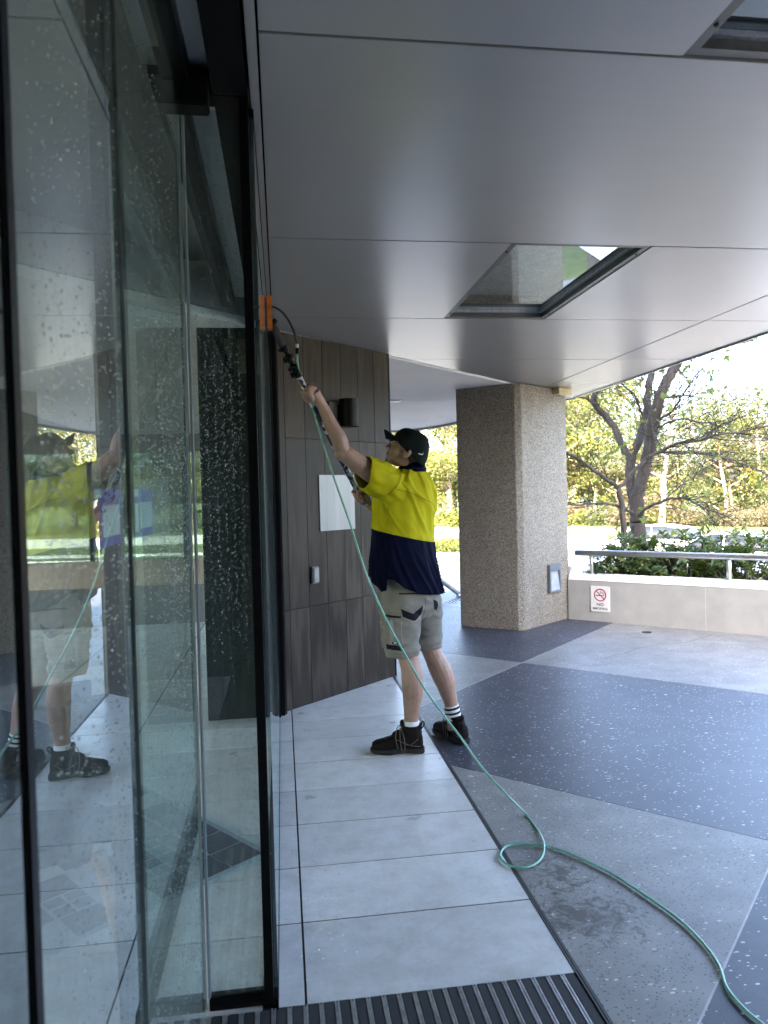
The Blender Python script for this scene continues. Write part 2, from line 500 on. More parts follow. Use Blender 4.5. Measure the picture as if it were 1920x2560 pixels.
HOSE = [(0.179, 3.79, 1.832), (0.227, 3.76, 1.652), (0.273, 3.73, 1.482), (0.337, 3.69, 1.276), (0.409, 3.62, 1.014), (0.493, 3.56, 0.8), (0.564, 3.51, 0.655), (0.647, 3.45, 0.493), (0.73, 3.4, 0.368), (0.807, 3.34, 0.26), (0.854, 3.29, 0.186), (0.894, 3.25, 0.133), (0.944, 3.13, 0.083), (1.016, 3.089, 0.008), (1.016, 2.916, 0.008), (0.99, 2.782, 0.02), (0.945, 2.694, 0.008), (0.873, 2.643, 0.008), (0.811, 2.667, 0.008), (0.798, 2.738, 0.008), (0.841, 2.812, 0.008), (0.902, 2.824, 0.008), (0.988, 2.791, 0.007), (1.06, 2.727, 0.008), (1.153, 2.557, 0.008), (1.198, 2.418, 0.008), (1.244, 2.238, 0.008), (1.251, 2.101, 0.008), (1.236, 1.992, 0.008), (1.202, 1.901, 0.008), (1.196, 1.82, 0.008), (1.206, 1.758, 0.008), (1.225, 1.693, 0.008), (1.285, 1.628, 0.008)]
BLACK_TUBE = [(-0.103, 3.55, 2.311), (-0.083, 3.56, 2.318), (-0.04, 3.57, 2.319), (-0.009, 3.58, 2.32), (0.029, 3.6, 2.302), (0.06, 3.62, 2.265), (0.084, 3.64, 2.216), (0.097, 3.66, 2.166)]
CONNECT = [(0.098, 3.66, 2.15), (0.097, 3.665, 2.116)]
GREEN_UP = [(0.097, 3.665, 2.112), (0.1, 3.69, 2.06), (0.116, 3.76, 2.012), (0.143, 3.83, 1.951), (0.165, 3.84, 1.901), (0.18, 3.8, 1.833)]
LIMBS = [
    ((0.15,0.075), [(5.564, 11.0, 0.018), (5.555, 11.0, 0.62), (5.546, 11.0, 0.873), (5.536, 11.0, 1.094), (5.584, 10.95, 1.476), (5.685, 10.9, 1.873), (5.721, 10.8, 2.387), (5.792, 10.7, 2.78), (5.934, 10.7, 3.073), (6.107, 10.65, 3.352), (6.312, 10.6, 3.647), (6.548, 10.6, 4.013)]),
    ((0.1,0.06), [(5.536, 11.0, 1.062), (5.499, 11.1, 1.462), (5.538, 11.15, 1.888), (5.725, 11.2, 2.233), (5.886, 11.3, 2.626), (5.96, 11.35, 3.058), (6.054, 11.4, 3.325), (6.212, 11.5, 3.768)]),
    ((0.075,0.05), [(5.537, 11.15, 1.856), (5.446, 11.3, 2.129), (5.389, 11.4, 2.39), (5.275, 11.5, 2.596), (5.113, 11.5, 2.773), (5.113, 11.55, 3.027), (5.092, 11.6, 3.328)]),
    ((0.06,0.045), [(5.12, 10.5, 0.09), (5.085, 10.5, 0.633), (5.044, 10.5, 1.175), (5.004, 10.5, 1.404)]),
    ((0.042,0.02), [(5.004, 10.5, 1.404), (4.948, 10.5, 1.459), (4.606, 10.4, 1.666), (4.362, 10.3, 1.814), (4.134, 10.2, 1.923), (3.828, 10.1, 2.008)]),
    ((0.04,0.015), [(5.004, 10.5, 1.404), (5.126, 10.5, 1.515), (5.386, 10.4, 1.835), (5.562, 10.3, 1.933), (5.716, 10.1, 2.041), (5.971, 9.9, 2.074), (6.149, 9.7, 2.141), (6.448, 9.6, 2.168), (6.805, 9.5, 2.255)]),
    ((0.03,0.01), [(5.562, 10.3, 1.933), (5.934, 10.5, 1.927), (6.292, 10.6, 1.92), (6.857, 10.7, 1.841), (7.315, 10.8, 1.712), (7.726, 10.8, 1.545)]),
    ((0.03,0.008), [(5.721, 10.8, 2.38), (5.717, 10.5, 2.454), (5.798, 10.4, 2.526), (5.84, 10.2, 2.685), (5.917, 10.1, 2.875), (6.041, 10.0, 3.09), (6.293, 9.9, 3.33)]),
    ((0.035,0.012), [(5.543, 10.9, 0.97), (5.548, 10.7, 1.092), (5.681, 10.4, 1.213), (5.855, 10.2, 1.251), (6.023, 10.0, 1.119), (6.197, 9.9, 1.035), (6.407, 9.9, 0.954)]),
    ((0.035,0.012), [(5.528, 11.0, 1.018), (5.304, 10.8, 1.054), (5.053, 10.6, 1.138), (4.773, 10.5, 1.182), (4.221, 10.3, 1.188), (3.91, 10.2, 1.237)]),
    ((0.025,0.008), [(5.83, 11.3, 2.569), (5.642, 11.1, 2.739), (5.528, 11.0, 2.884), (5.315, 10.9, 2.995), (5.171, 10.8, 3.073), (5.012, 10.8, 3.257)]),
    ((0.03,0.01), [(5.113, 11.5, 2.773), (4.995, 11.4, 2.813), (4.832, 11.3, 2.866), (4.591, 11.2, 2.873), (4.289, 11.1, 2.905)]),
    ((0.02,0.006), [(5.582, 10.3, 1.962), (5.593, 10.4, 2.088), (5.591, 10.5, 2.215), (5.674, 10.7, 2.353), (5.793, 10.7, 2.444), (5.828, 10.5, 2.543)]),
    ((0.022,0.007), [(5.792, 10.7, 2.78), (6.299, 11.0, 2.848), (6.785, 11.3, 2.917), (7.229, 11.5, 3.008)]),
    ((0.022,0.007), [(5.752, 10.8, 2.3), (5.886, 10.4, 2.412), (6.09, 10.1, 2.35), (6.277, 9.9, 2.271), (6.514, 9.7, 2.08)]),
    ((0.025,0.008), [(6.107, 10.65, 3.352), (6.222, 10.4, 3.366), (6.421, 10.2, 3.447), (6.672, 10.0, 3.466), (6.988, 10.0, 3.525)]),
    ((0.02,0.006), [(5.681, 10.4, 1.213), (6.048, 10.6, 1.423), (6.432, 10.8, 1.573), (6.828, 11.0, 1.761), (7.24, 11.1, 1.887)]),
]
DECAL_POCKETL = [(0.616, 0.802), (0.684, 0.772), (0.74, 0.813), (0.728, 0.759), (0.689, 0.734), (0.626, 0.759)]
DECAL_POCKETR = [(0.809, 0.834), (0.841, 0.817), (0.839, 0.762), (0.814, 0.782)]
DECAL_TOPLINE = [(0.61, 0.886), (0.739, 0.882), (0.739, 0.875), (0.61, 0.879)]
DECAL_STRIP = [(0.53, 0.77), (0.614, 0.763), (0.614, 0.753), (0.53, 0.757)]
DECAL_BAND = [(0.532, 0.617), (0.624, 0.6), (0.623, 0.576), (0.539, 0.585)]
DECAL_TAG = [(0.566, 0.627), (0.599, 0.624), (0.598, 0.612), (0.565, 0.615)]
DECAL_TAGW = [(0.575, 0.624), (0.588, 0.623), (0.588, 0.616), (0.575, 0.617)]
SEAM_YOKE = [(0.606, 1.439), (0.639, 1.434), (0.677, 1.423), (0.726, 1.403), (0.775, 1.383), (0.808, 1.368), (0.836, 1.354)]
SEAM_ARM = [(0.629, 1.543), (0.628, 1.514), (0.614, 1.477), (0.583, 1.441), (0.556, 1.412)]
SHIRT_LOGO = [(0, 0)]
CAP_MARK = [(0.7335, 1.6303), (0.7422, 1.6302), (0.7524, 1.6271), (0.7591, 1.627), (0.764, 1.637), (0.7602, 1.6236), (0.7522, 1.622), (0.7421, 1.6256), (0.7334, 1.6275)]
# ================================================================== SETTING: floor, strip, building
FLOOR_Y1 = 10.35
floor = empty('floor', (0, 0, 0), 0, kind='structure')
box_obj('floor_base', (-0.062, 9.0, -5.0, FLOOR_Y1, -0.25, -0.031), M_GROUT, floor)
A0, DA, B0, DB = 4.565, 3.215, 0.74, 3.185     # x+y and y-x of the grid of square slabs
def xy(a, b): return ((a - b) / 2, (a + b) / 2)
g = 0.005
for i in range(-4, 5):
    for j in range(-4, 5):
        a0, a1, b0, b1 = A0 + i * DA, A0 + (i + 1) * DA, B0 + j * DB, B0 + (j + 1) * DB
        P = [xy(a0 + g, b0 + g), xy(a1 - g, b0 + g), xy(a1 - g, b1 - g), xy(a0 + g, b1 - g)]
        for h in ((-1, 0, -0.834), (1, 0, 9.0), (0, -1, 5.0), (0, 1, FLOOR_Y1)):
            P = clip_poly(P, *h)
            if len(P) < 3: break
        if len(P) < 3: continue
        MB().prism(P, -0.03, 0.0).build('terrazzo_slab', M_TER_D if (i + j) % 2 == 0 else M_TER_L, floor)
dv = MB()
for i in range(-3, 5):
    a = A0 + i * DA
    for b0 in [B0 + k * DB for k in range(-4, 5)]:
        P = [xy(a - g, b0 + g), xy(a + g, b0 + g), xy(a + g, b0 + DB - g), xy(a - g, b0 + DB - g)]
        for h in ((-1, 0, -0.834), (1, 0, 9.0), (0, -1, 5.0), (0, 1, FLOOR_Y1)):
            P = clip_poly(P, *h)
            if len(P) < 3: break
        if len(P) >= 3: dv.prism(P, -0.028, -0.0012)
for k in range(-4, 6):
    b = B0 + k * DB
    P = [xy(-12, b - g), xy(-12, b + g), xy(24, b + g), xy(24, b - g)]
    for h in ((-1, 0, -0.834), (1, 0, 9.0), (0, -1, 5.0), (0, 1, FLOOR_Y1)):
        P = clip_poly(P, *h)
        if len(P) < 3: break
    if len(P) >= 3: dv.prism(P, -0.028, -0.0008)
dv.build('divider_strip', M_DIV, floor)
# steel angle along the edge of the tiled strip
eb = MB().box(0.8165, 0.8225, -4.9, 5.66, -0.03, 0.0012); eb.box(0.8255, 0.8325, -4.9, 5.66, -0.03, 0.0006)
eb.build('edge_trim', plain('dark_trim', (0.06, 0.06, 0.06), 0.5, 0.4), floor)

# tiled strip along the glass: every tile a piece
strip = empty('tiled_path', (0, 0, 0), 0, kind='structure')
box_obj('grout_bed', (-0.0465, 0.8148, -4.9, 5.6, -0.03, -0.0022), M_GROUT, strip)
TW0 = Vector((-0.053, 4.847, 0)); TWD = Vector((0.7364, 0.6764, 0)); TWL = 1.2166; TWN = Vector((0.6764, -0.7364, 0))
MAT_Y = 2.045
tg = 0.0035
for k in range(0, 11):
    y0, y1 = 2.078 + (k - 0) * 0.3695, 2.078 + (k + 1) * 0.3695
    if k == 0: y0 = MAT_Y
    for (x0, x1) in ((-0.046, 0.026), (0.033, 0.8145)):
        P = [(x0, y0 + tg), (x1, y0 + tg), (x1, y1 - tg), (x0, y1 - tg)]
        # stop at the tiled wall
        P = clip_poly(P, -TWN.x, -TWN.y, -(TWN.x * TW0.x + TWN.y * TW0.y))
        if len(P) >= 3:
            MB().prism(P, -0.025, random.Random(k * 7 + int(x0 * 100)).uniform(-0.0008, 0.0004)).build('floor_tile', M_TILE, strip)
for k in range(1, 9):
    y0, y1 = 2.03 - 0.9 - (k) * 0.3695, 2.03 - 0.9 - (k - 1) * 0.3695
    MB().box(-0.046, 0.8145, y0 + tg, y1 - tg, -0.025, 0).build('floor_tile', M_TILE, strip)

crk = [(2.526, 5.797), (2.628, 5.832), (2.809, 5.957), (2.894, 5.983), (3.027, 6.106), (3.216, 6.186), (3.324, 6.246), (3.474, 6.242), (3.617, 6.259), (3.805, 6.378), (4.039, 6.532)]
cm_ = MB()
for (a, b) in zip(crk, crk[1:]):
    a, b = Vector((*a, 0)), Vector((*b, 0)); m_ = (a + b) / 2 + Vector((0.012, 0.006, 0))
    for p, q in ((a, m_), (m_, b)):
        d = (q - p).normalized(); n_ = Vector((-d.y, d.x, 0)) * 0.0016
        cm_.add([p + n_ + Vector((0, 0, 0.0009)), p - n_ + Vector((0, 0, 0.0009)), q - n_ + Vector((0, 0, 0.0009)), q + n_ + Vector((0, 0, 0.0009))], [(0, 1, 2, 3)])
cm_.build('crack', M_GROUT, floor)
MB().tube([(3.501, 6.784, 0.0006), (3.501, 6.784, 0.004)], 0.045, 24).build('drain_plug', M_BLACK, floor)
rw_ = random.Random(4); wd_ = []
for _ in range(150):
    r_ = rw_.choice((0.001, 0.0015, 0.002, 0.0026)); wd_.append(((rw_.triangular(-0.044, 0.22, 0.0), rw_.triangular(2.06, 3.6, 2.2), 0.0006), r_ * rw_.uniform(0.8, 1.5), r_, r_ * 0.35))
WET_FLOOR = wd_

# entrance mat: rubber strips between aluminium bars, each bar a part
mat = empty('entrance_mat', (0, 0, 0), 0, 'black ribbed entrance mat with silver metal bars in front of the glass door', 'door mat')
box_obj('mat_tray', (-0.30, 0.8145, 1.132, 2.04, -0.0021, -0.0018), M_BLACK, mat)
mx = -0.285
while mx < 0.79:
    box_obj('rubber_strip', (mx + 0.0145, mx + 0.0425, 1.136, 2.036, -0.0017, 0.006), M_RUBBER, mat, 0.002)
    b = MB(); b.box(mx, mx + 0.0045, 1.136, 2.036, -0.0017, 0.0076); b.box(mx + 0.0085, mx + 0.013, 1.136, 2.036, -0.0017, 0.0076); b.box(mx, mx + 0.013, 1.136, 2.036, -0.0017, 0.002)
    b.build('metal_bar', M_ALU, mat)
    mx += 0.0437

# building mass above and behind the glass
bld = empty('office_building', (-5, -4, 0), 0, 'tall pale office building standing over the covered entrance', 'building')
mb = MB(); mb.box(-5, 8.3, -9, 9, 2.9, 16.0)
mb.build('upper_wall', M_CONC, bld)
b2 = MB(); b2.box(-6.6, -6.5, -9, 16.6, -1.5, 0.8); b2.box(-6.6, -6.5, -9, 16.6, 2.7, 2.89); b2.build('rear_wall', M_DARKWALL, bld)  # unseen wall, opened above the sill to let more daylight into the lobby
box_obj('added_shade_wall', (3.0, 10.6, 1.3, 1.6, -0.02, 2.49), M_DARKWALL, bld)  # unseen dark wall, added behind the camera to block light and reflections
# interior
infl = empty('interior_floor', (0, 0, 0), 0, kind='structure')
box_obj('floor_base', (-11.4, -0.064, -12, 12.6, -0.25, -0.0055), M_GROUT, infl)
for k in range(-4, 18):
    y0, y1 = 2.078 + k * 0.3695 - 0.05, 2.078 + (k + 1) * 0.3695 - 0.05
    for (x0, x1) in ((-0.9, -0.30 if y0 < 2.0 else -0.088), (-1.75, -0.904), (-2.6, -1.754), (-3.45, -2.604)):
        MB().box(x0 + tg, x1 - tg, y0 + tg, y1 - tg, -0.03, -0.002).build('floor_tile', M_TILE, infl)
box_obj('floor_rest', (-11.4, -3.46, -12, 12.6, -0.005, -0.003), M_INTGREY, infl)
box_obj('floor_rest', (-3.45, -0.1, 8.69, 12.6, -0.005, -0.003), M_INTGREY, infl)
box_obj('floor_rest', (-3.45, -0.31, -12, 0.54, -0.005, -0.003), M_INTGREY, infl)
box_obj('interior_ceiling', (-11.5, -0.07, -12, 12.6, 2.995, 3.06), M_INTWHITE)['kind'] = 'structure'
part = empty('dark_partition', (-1.2, 4.8, 0), 0, 'black glass partition with white bulkhead inside the entrance', 'partition')
box_obj('black_panel', (0.70, 1.12, 0, 0.5, -0.001, 2.545), M_BLACKGLASS, part)
box_obj('bulkhead', (-4.0, 1.125, -0.03, 0.2, 2.55, 2.994), M_INTWHITE, part)
box_obj('end_wall', (-6.4, 4.9, -4.0, -3.8, -0.01, 2.99), M_DARKWALL, bld)  # unseen lobby end, added to close off bright reflections in the glass
lob = empty('lobby_window', (-5.0, 12.6, 0), 0, 'wide lobby window onto the sunlit lawn seen through the glass doors', 'window')
box_obj('lintel', (-6.4, 4.9, 0, 0.2, 2.2, 2.99), M_INTGREY, lob)
box_obj('sill_wall', (-6.4, 4.9, 0, 0.2, -0.3, 0.42), M_INTGREY, lob)
for x in (-5.6, -4.1, -2.6, -1.1, 0.4, 1.9, 3.4, 4.85): box_obj('mullion', (x - 0.03, x + 0.03, 0.05, 0.13, 0.42, 2.2), M_BLACK, lob)
box_obj('glass_pane', (-6.4, 4.82, 0.085, 0.095, 0.42, 2.2), M_GLASS_S, lob)
box_obj('side_wall', (4.9, 5.0, -6.9, 0.2, -0.01, 2.99), M_DARKWALL, bld).location = (0, 16.6, 0)
sn = empty('door_sensor', (-0.245, 4.765, 2.78), 0, 'small white box with red display under the white bulkhead', 'sensor')
box_obj('housing', (-0.075, 0.075, -0.06, 0.0, 0.0, 0.13), plain('sensor_white', (0.7, 0.7, 0.68), 0.5), sn, 0.006)
box_obj('display', (-0.05, 0.05, -0.07, 0.0, -0.055, -0.005), M_BLACK, sn, 0.004)
tl = NT('red_led'); em = tl.n('ShaderNodeEmission'); em.inputs[0].default_value = (1, 0.05, 0.04, 1); em.inputs[1].default_value = 0.6
box_obj('led', (-0.03, -0.012, -0.0715, -0.069, -0.04, -0.02), tl.done(em.outputs[0]), sn)

# ------------------------------------------------------------------ glass doors and screens
def droplets(name, pts, parent, mat):
    v, f = [], []
    t = (1 + 5 ** 0.5) / 2
    iv = [Vector(p).normalized() for p in [(-1, t, 0), (1, t, 0), (-1, -t, 0), (1, -t, 0), (0, -1, t), (0, 1, t), (0, -1, -t), (0, 1, -t), (t, 0, -1), (t, 0, 1), (-t, 0, -1), (-t, 0, 1)]]
    itf = [(0, 11, 5), (0, 5, 1), (0, 1, 7), (0, 7, 10), (0, 10, 11), (1, 5, 9), (5, 11, 4), (11, 10, 2), (10, 7, 6), (7, 1, 8), (3, 9, 4), (3, 4, 2), (3, 2, 6), (3, 6, 8), (3, 8, 9), (4, 9, 5), (2, 4, 11), (6, 2, 10), (8, 6, 7), (9, 8, 1)]
    for (c, sx, sy, sz) in pts:
        n = len(v)
        v += [(c[0] + p.x * sx, c[1] + p.y * sy, c[2] + p.z * sz) for p in iv]
        f += [(a + n, b + n, d + n) for a, b, d in itf]
    me = bpy.data.meshes.new(name); me.from_pydata(v, [], f); me.materials.append(mat)
    me.polygons.foreach_set('use_smooth', [True] * len(f))
    o = link(bpy.data.objects.new(name, me), parent); o['kind'] = 'stuff'
    return o
tw = NT('water'); gb = tw.n('ShaderNodeBsdfGlass'); gb.inputs['IOR'].default_value = 1.33; gb.inputs['Roughness'].default_value = 0.02
M_WATER = tw.done(gb.outputs[0])
rg = random.Random(5)
droplets('water_drops', WET_FLOOR, strip, M_WATER)
def drops_plane(n, ylo, yhi, zf, xs, big=1.0):
    out = []
    streaks = [rg.uniform(ylo, yhi) for _ in range(26)]
    for _ in range(n):
        z = zf()
        y = rg.choice(streaks) + rg.gauss(0, 0.004) if rg.random() < 0.3 else rg.uniform(ylo, yhi)
        if not (ylo < y < yhi): continue
        r = rg.choice((0.0008, 0.001, 0.0013, 0.0017, 0.0022)) * big
        out.append(((xs, y, z), r * 0.6, r, r * rg.uniform(1.0, 1.9)))
    return out
DX = -0.24
d1 = empty('sliding_door', (DX, 0, 0), 0, 'near frameless glass door leaf with dark blurred edge, left of the black seam', 'glass door', 'sliding glass door leaves')
box_obj('glass_pane', (-0.012, 0.0, 0.74, 1.243, 0.012, 2.495), M_GLASS, d1)
box_obj('glass_pane', (-0.012, 0.0, -0.6, 0.70, 0.012, 2.495), M_GLASS, d1)
box_obj('stile', (-0.03, 0.004, 0.708, 0.732, 0.012, 2.495), M_BLACK, d1, 0.003)
box_obj('gasket', (-0.008, -0.003, 1.2445, 1.2535, 0.012, 2.495), M_BLACK, d1)
droplets('water_droplets', drops_plane(2600, 0.78, 1.205, lambda: rg.triangular(0.1, 2.4, 1.7), 0.0006, 0.68), d1, M_WATER)
d2 = empty('sliding_door', (DX, 0, 0), 0, 'far green tinted glass door leaf beside the black seam, wet with droplets', 'glass door', 'sliding glass door leaves')
box_obj('glass_pane', (-0.014, -0.002, 1.255, 2.055, 0.012, 2.495), M_GLASS_G, d2)
box_obj('glass_edge', (-0.0145, -0.0015, 2.0555, 2.0595, 0.012, 2.495), M_EDGE, d2)
box_obj('stile', (-0.075, -0.045, 1.365, 1.405, 0.012, 2.49), plain('stile_grey', (0.06, 0.065, 0.07), 0.4), d2, 0.003)
droplets('water_droplets', drops_plane(4500, 1.30, 2.05, lambda: rg.triangular(0.02, 2.4, rg.choice((0.3, 1.5, 1.7))), -0.0014, 0.85), d2, M_WATER)

scr = empty('glazed_screen', (0, 0, 0), 0, 'fixed glass screen with black mullion and frame beside the tiled strip', 'glass screen')
# pane across the reveal, facing the camera
box_obj('glass_pane', (-0.232, -0.085, 2.074, 2.086, 0.035, 2.47), M_GLASS, scr)
box_obj('bottom_rail', (-0.236, -0.0865, 2.062, 2.098, 0.0, 0.034), M_BLACK, scr, 0.002)
box_obj('edge_profile', (-0.2385, -0.2325, 2.066, 2.094, 0.035, 2.47), plain('edge_alu', (0.22, 0.25, 0.27), 0.5, 0.0), scr)
box_obj('mullion', (-0.0845, -0.060, 2.055, 2.105, 0.0, 2.497), M_BLACK, scr, 0.002)
dp = []
for _ in range(2200):
    st = rg.random()
    x = rg.uniform(-0.228, -0.09)
    if st < 0.45: x = rg.choice((-0.215, -0.195, -0.172, -0.15, -0.128, -0.105)) + rg.gauss(0, 0.002)
    r = rg.choice((0.0006, 0.0008, 0.001, 0.0014))
    dp.append(((x, 2.0735, rg.triangular(0.9, 2.45, 1.5)), r, r * 0.6, r * rg.uniform(1.0, 1.8)))
droplets('water_droplets', dp, scr, M_WATER)
# pane in the plane of the facade, seen edge on
box_obj('glass_pane', (-0.0575, -0.0475, 2.106, 4.76, 0.02, 2.47), M_GLASS_G, scr)
box_obj('sill', (-0.0625, -0.047, 2.056, 4.84, -0.03, 0.018), M_BLACK, scr, 0.002)
box_obj('end_post', (-0.075, -0.04, 4.762, 4.838, 0.0, 2.495), M_BLACK, scr, 0.003)
box_obj('head_rail', (-0.075, -0.046, 2.106, 4.761, 2.471, 2.497), M_BLACK, scr, 0.002)
hd = empty('door_header', (0, 0, 0), 0, 'black steel door header and tracks above the glass', 'door header')
box_obj('track', (-0.258, -0.208, -1.0, 2.03, 2.497, 2.56), M_BLACK, hd, 0.003)
box_obj('beam', (-0.152, -0.0605, -1.0, 2.05, 2.499, 2.64), M_BLACK, hd, 0.003)
box_obj('cross_piece', (-0.258, -0.0605, 2.051, 2.115, 2.499, 2.66), M_BLACK, hd, 0.003)
box_obj('bracket', (-0.256, -0.16, 1.985, 2.05, 2.44, 2.53), M_BLACK, hd, 0.004)
box_obj('inner_track', (-0.33, -0.25, 2.116, 4.7, 2.58, 2.66), M_BLACK, hd, 0.003)
box_obj('inner_beam', (-0.155, -0.065, 2.116, 4.7, 2.52, 2.64), M_BLACK, hd, 0.003)
box_obj('soffit_strip', (-0.249, -0.156, 2.116, 4.7, 2.662, 2.7), M_SOFFIT, hd)
box_obj('soffit_strip', (-0.207, -0.153, -1.0, 2.03, 2.56, 2.6), M_SOFFIT, hd)

# purple notices stuck on the glass
M_PURP = plain('purple_print', (0.10, 0.07, 0.42), 0.6)
M_PAPER = plain('paper_white', (0.7, 0.74, 0.74), 0.7)
M_REDP = plain('red_print', (0.5, 0.09, 0.09), 0.6)
def notice(y0, y1, z0, z1, rot, label):
    o = empty('paper_notice', (DX - 0.016, (y0 + y1) / 2, z0), 0, label, 'notice', 'purple notices stuck on the glass doors')
    w, h = (y1 - y0) / 2, z1 - z0
    box_obj('sheet', (-0.0012, 0.0, -w, w, 0, h), M_PURP, o)
    box_obj('print_area', (0.0004, 0.0009, -w * 0.45, w * 0.85, h * 0.17, h * 0.72), M_PAPER, o)
    box_obj('side_strip', (0.0004, 0.0009, -w * 0.98, -w * 0.62, h * 0.12, h * 0.7), M_REDP if y0 < 1.1 else M_PAPER, o)
    box_obj('corner_strip', (0.0004, 0.0009, -w * 0.98, -w * 0.55, h * 0.84, h * 0.98), M_PAPER, o)
notice(1.065, 1.236, 1.352, 1.437, 0, 'purple bordered paper notice on the near door leaf, left of the black seam')
notice(1.345, 1.53, 1.352, 1.44, 0, 'purple bordered paper notice on the far door leaf, right of the black seam')

# interior furniture glimpsed through the doors
M_RUG1, M_RUG2 = plain('rug_charcoal', (0.05, 0.05, 0.065), 0.95, 0, 80, 0.3), plain('rug_pale', (0.34, 0.36, 0.36), 0.95, 0, 80, 0.2)
rug = empty('checked_rug', (-0.95, 3.05, 0.0), R(38), 'charcoal and pale checked rug on the floor behind the glass doors', 'rug')
box_obj('backing', (-0.62, 0.62, -0.62, 0.62, -0.0015, 0.006), M_RUG2, rug)
rr = random.Random(3)
for i in range(8):
    for j in range(8):
        if rr.random() < 0.72:
            x, y = -0.6 + i * 0.15, -0.6 + j * 0.15
            if rr.random() < 0.4:
                q = MB()
                for a in (0, 1):
                    for b_ in (0, 1): q.box(x + a * 0.073 + 0.004, x + a * 0.073 + 0.066, y + b_ * 0.073 + 0.004, y + b_ * 0.073 + 0.066, 0.006, 0.009)
                q.build('rug_square', M_RUG1, rug)
            else: box_obj('rug_square', (x + 0.004, x + 0.142, y + 0.004, y + 0.142, 0.006, 0.009), M_RUG1, rug)
M_LEATHER = plain('black_leather', (0.018, 0.016, 0.015), 0.4, 0, 40, 0.3, 0.4)
M_TIMBER = plain('oak_timber', (0.4, 0.25, 0.13), 0.5, 0, 20, 0.3)
def armchair(loc, rz, label):
    o = empty('armchair', loc, rz, label, 'armchair', 'black armchairs behind the glass')
    box_obj('seat', (-0.3, 0.3, -0.3, 0.3, 0.3, 0.46), M_LEATHER, o, 0.04)
    box_obj('backrest', (-0.32, 0.32, 0.22, 0.36, 0.36, 0.86), M_LEATHER, o, 0.05)
    for s in (-1, 1):
        box_obj('armrest', (s * 0.34 - 0.05, s * 0.34 + 0.05, -0.3, 0.28, 0.3, 0.62), M_LEATHER, o, 0.03)
        for y in (-0.26, 0.26):
            MB().tube([(s * 0.28, y, 0.31), (s * 0.33, y * 1.15, 0.0)], [0.022, 0.014], 10).build('leg', M_TIMBER, o, True)
armchair((-0.95, 2.55, 0.006), R(200), 'black leather armchair with oak legs standing on the checked rug')
armchair((-1.75, 3.9, 0.0), R(-60), 'black leather armchair deeper in the lobby near the black partition')

# ------------------------------------------------------------------ canopy
can = empty('entrance_canopy', (0, 0, 0), 0, 'silver metal panel canopy over the entrance with recessed glass lights', 'canopy')
CZ = 2.5
YJ = [-4.98, -2.388, -1.003, 0.382, 1.767, 3.152, 4.537, 5.922, 7.24, 8.6]
XJ = [-0.022, 2.786, 3.452]
jg = 0.0045
LIGHT = (1.03, 1.685)
def cpanel(x0, x1, y0, y1, z0=CZ, z1=CZ + 0.03, name='canopy_panel', mat=None):
    P = [(x0, y0), (x1, y0), (x1, y1), (x0, y1)]
    P = clip_poly(P, -1, 1, 4.875)
    if len(P) >= 3: return MB().prism(P, z0, z1).build(name, mat or M_CAN, can, bevel=0.0012 if z1 - z0 < 0.05 else 0)
for k in range(len(YJ) - 1):
    y0, y1 = YJ[k] + jg, YJ[k + 1] - jg
    lights = abs(YJ[k] - 3.152) < 0.01 or abs(YJ[k] - 0.382) < 0.01
    if lights:
        cpanel(XJ[0], LIGHT[0], y0, y1); cpanel(LIGHT[1], XJ[1] - jg, y0, y1)
        L0, L1 = LIGHT
        z = CZ
        fr = MB()
        for (a, b, c, d) in ((L0 + 0.002, L0 + 0.03, y0, y1), (L1 - 0.03, L1 - 0.002, y0, y1), (L0 + 0.03, L1 - 0.03, y0, y0 + 0.03), (L0 + 0.03, L1 - 0.03, y1 - 0.03, y1)):
            fr.box(a, b, c, d, z + 0.004, z + 0.075)
        fo = fr.build('light_frame', plain('frame_dark_alu', (0.12, 0.12, 0.115), 0.4, 0.5), can)
        fr2 = MB(); q = 0.045
        for (a, b, c, d) in ((L0 + 0.03, L0 + q, y0 + 0.03, y1 - 0.03), (L1 - q, L1 - 0.03, y0 + 0.03, y1 - 0.03), (L0 + q, L1 - q, y0 + 0.03, y0 + q), (L0 + q, L1 - q, y1 - q, y1 - 0.03)):
            fr2.box(a, b, c, d, z + 0.03, z + 0.045)
        fr2.build('glazing_bead', M_ALU, fo)
        for (sx, sy) in ((L0 + 0.016, y0 + 0.12), (L0 + 0.016, y1 - 0.12), (L1 - 0.016, y0 + 0.12), (L1 - 0.016, y1 - 0.12)):
            MB().tube([(sx, sy, z + 0.0005), (sx, sy, z + 0.006)], 0.006, 10).build('screw', M_BLACK, fo)
        box_obj('glass_pane', (L0 + 0.031, L1 - 0.031, y0 + 0.031, y1 - 0.031, z + 0.046, z + 0.054), M_SKYGLASS, can)
        box_obj('light_box', (L0 + 0.03, L1 - 0.03, y0 + 0.03, y1 - 0.03, z + 0.14, z + 0.15), plain('lightbox_pale', (0.75, 0.77, 0.8), 0.6), can)
    else:
        cpanel(XJ[0], XJ[1] - jg, y0, y1)
    cpanel(XJ[1] + jg, XJ[2], y0, y1)
box_obj('wall_trim', (-0.052, -0.028, -4.9, 4.86, CZ - 0.004, CZ + 0.02), M_CAN, can, 0.003)
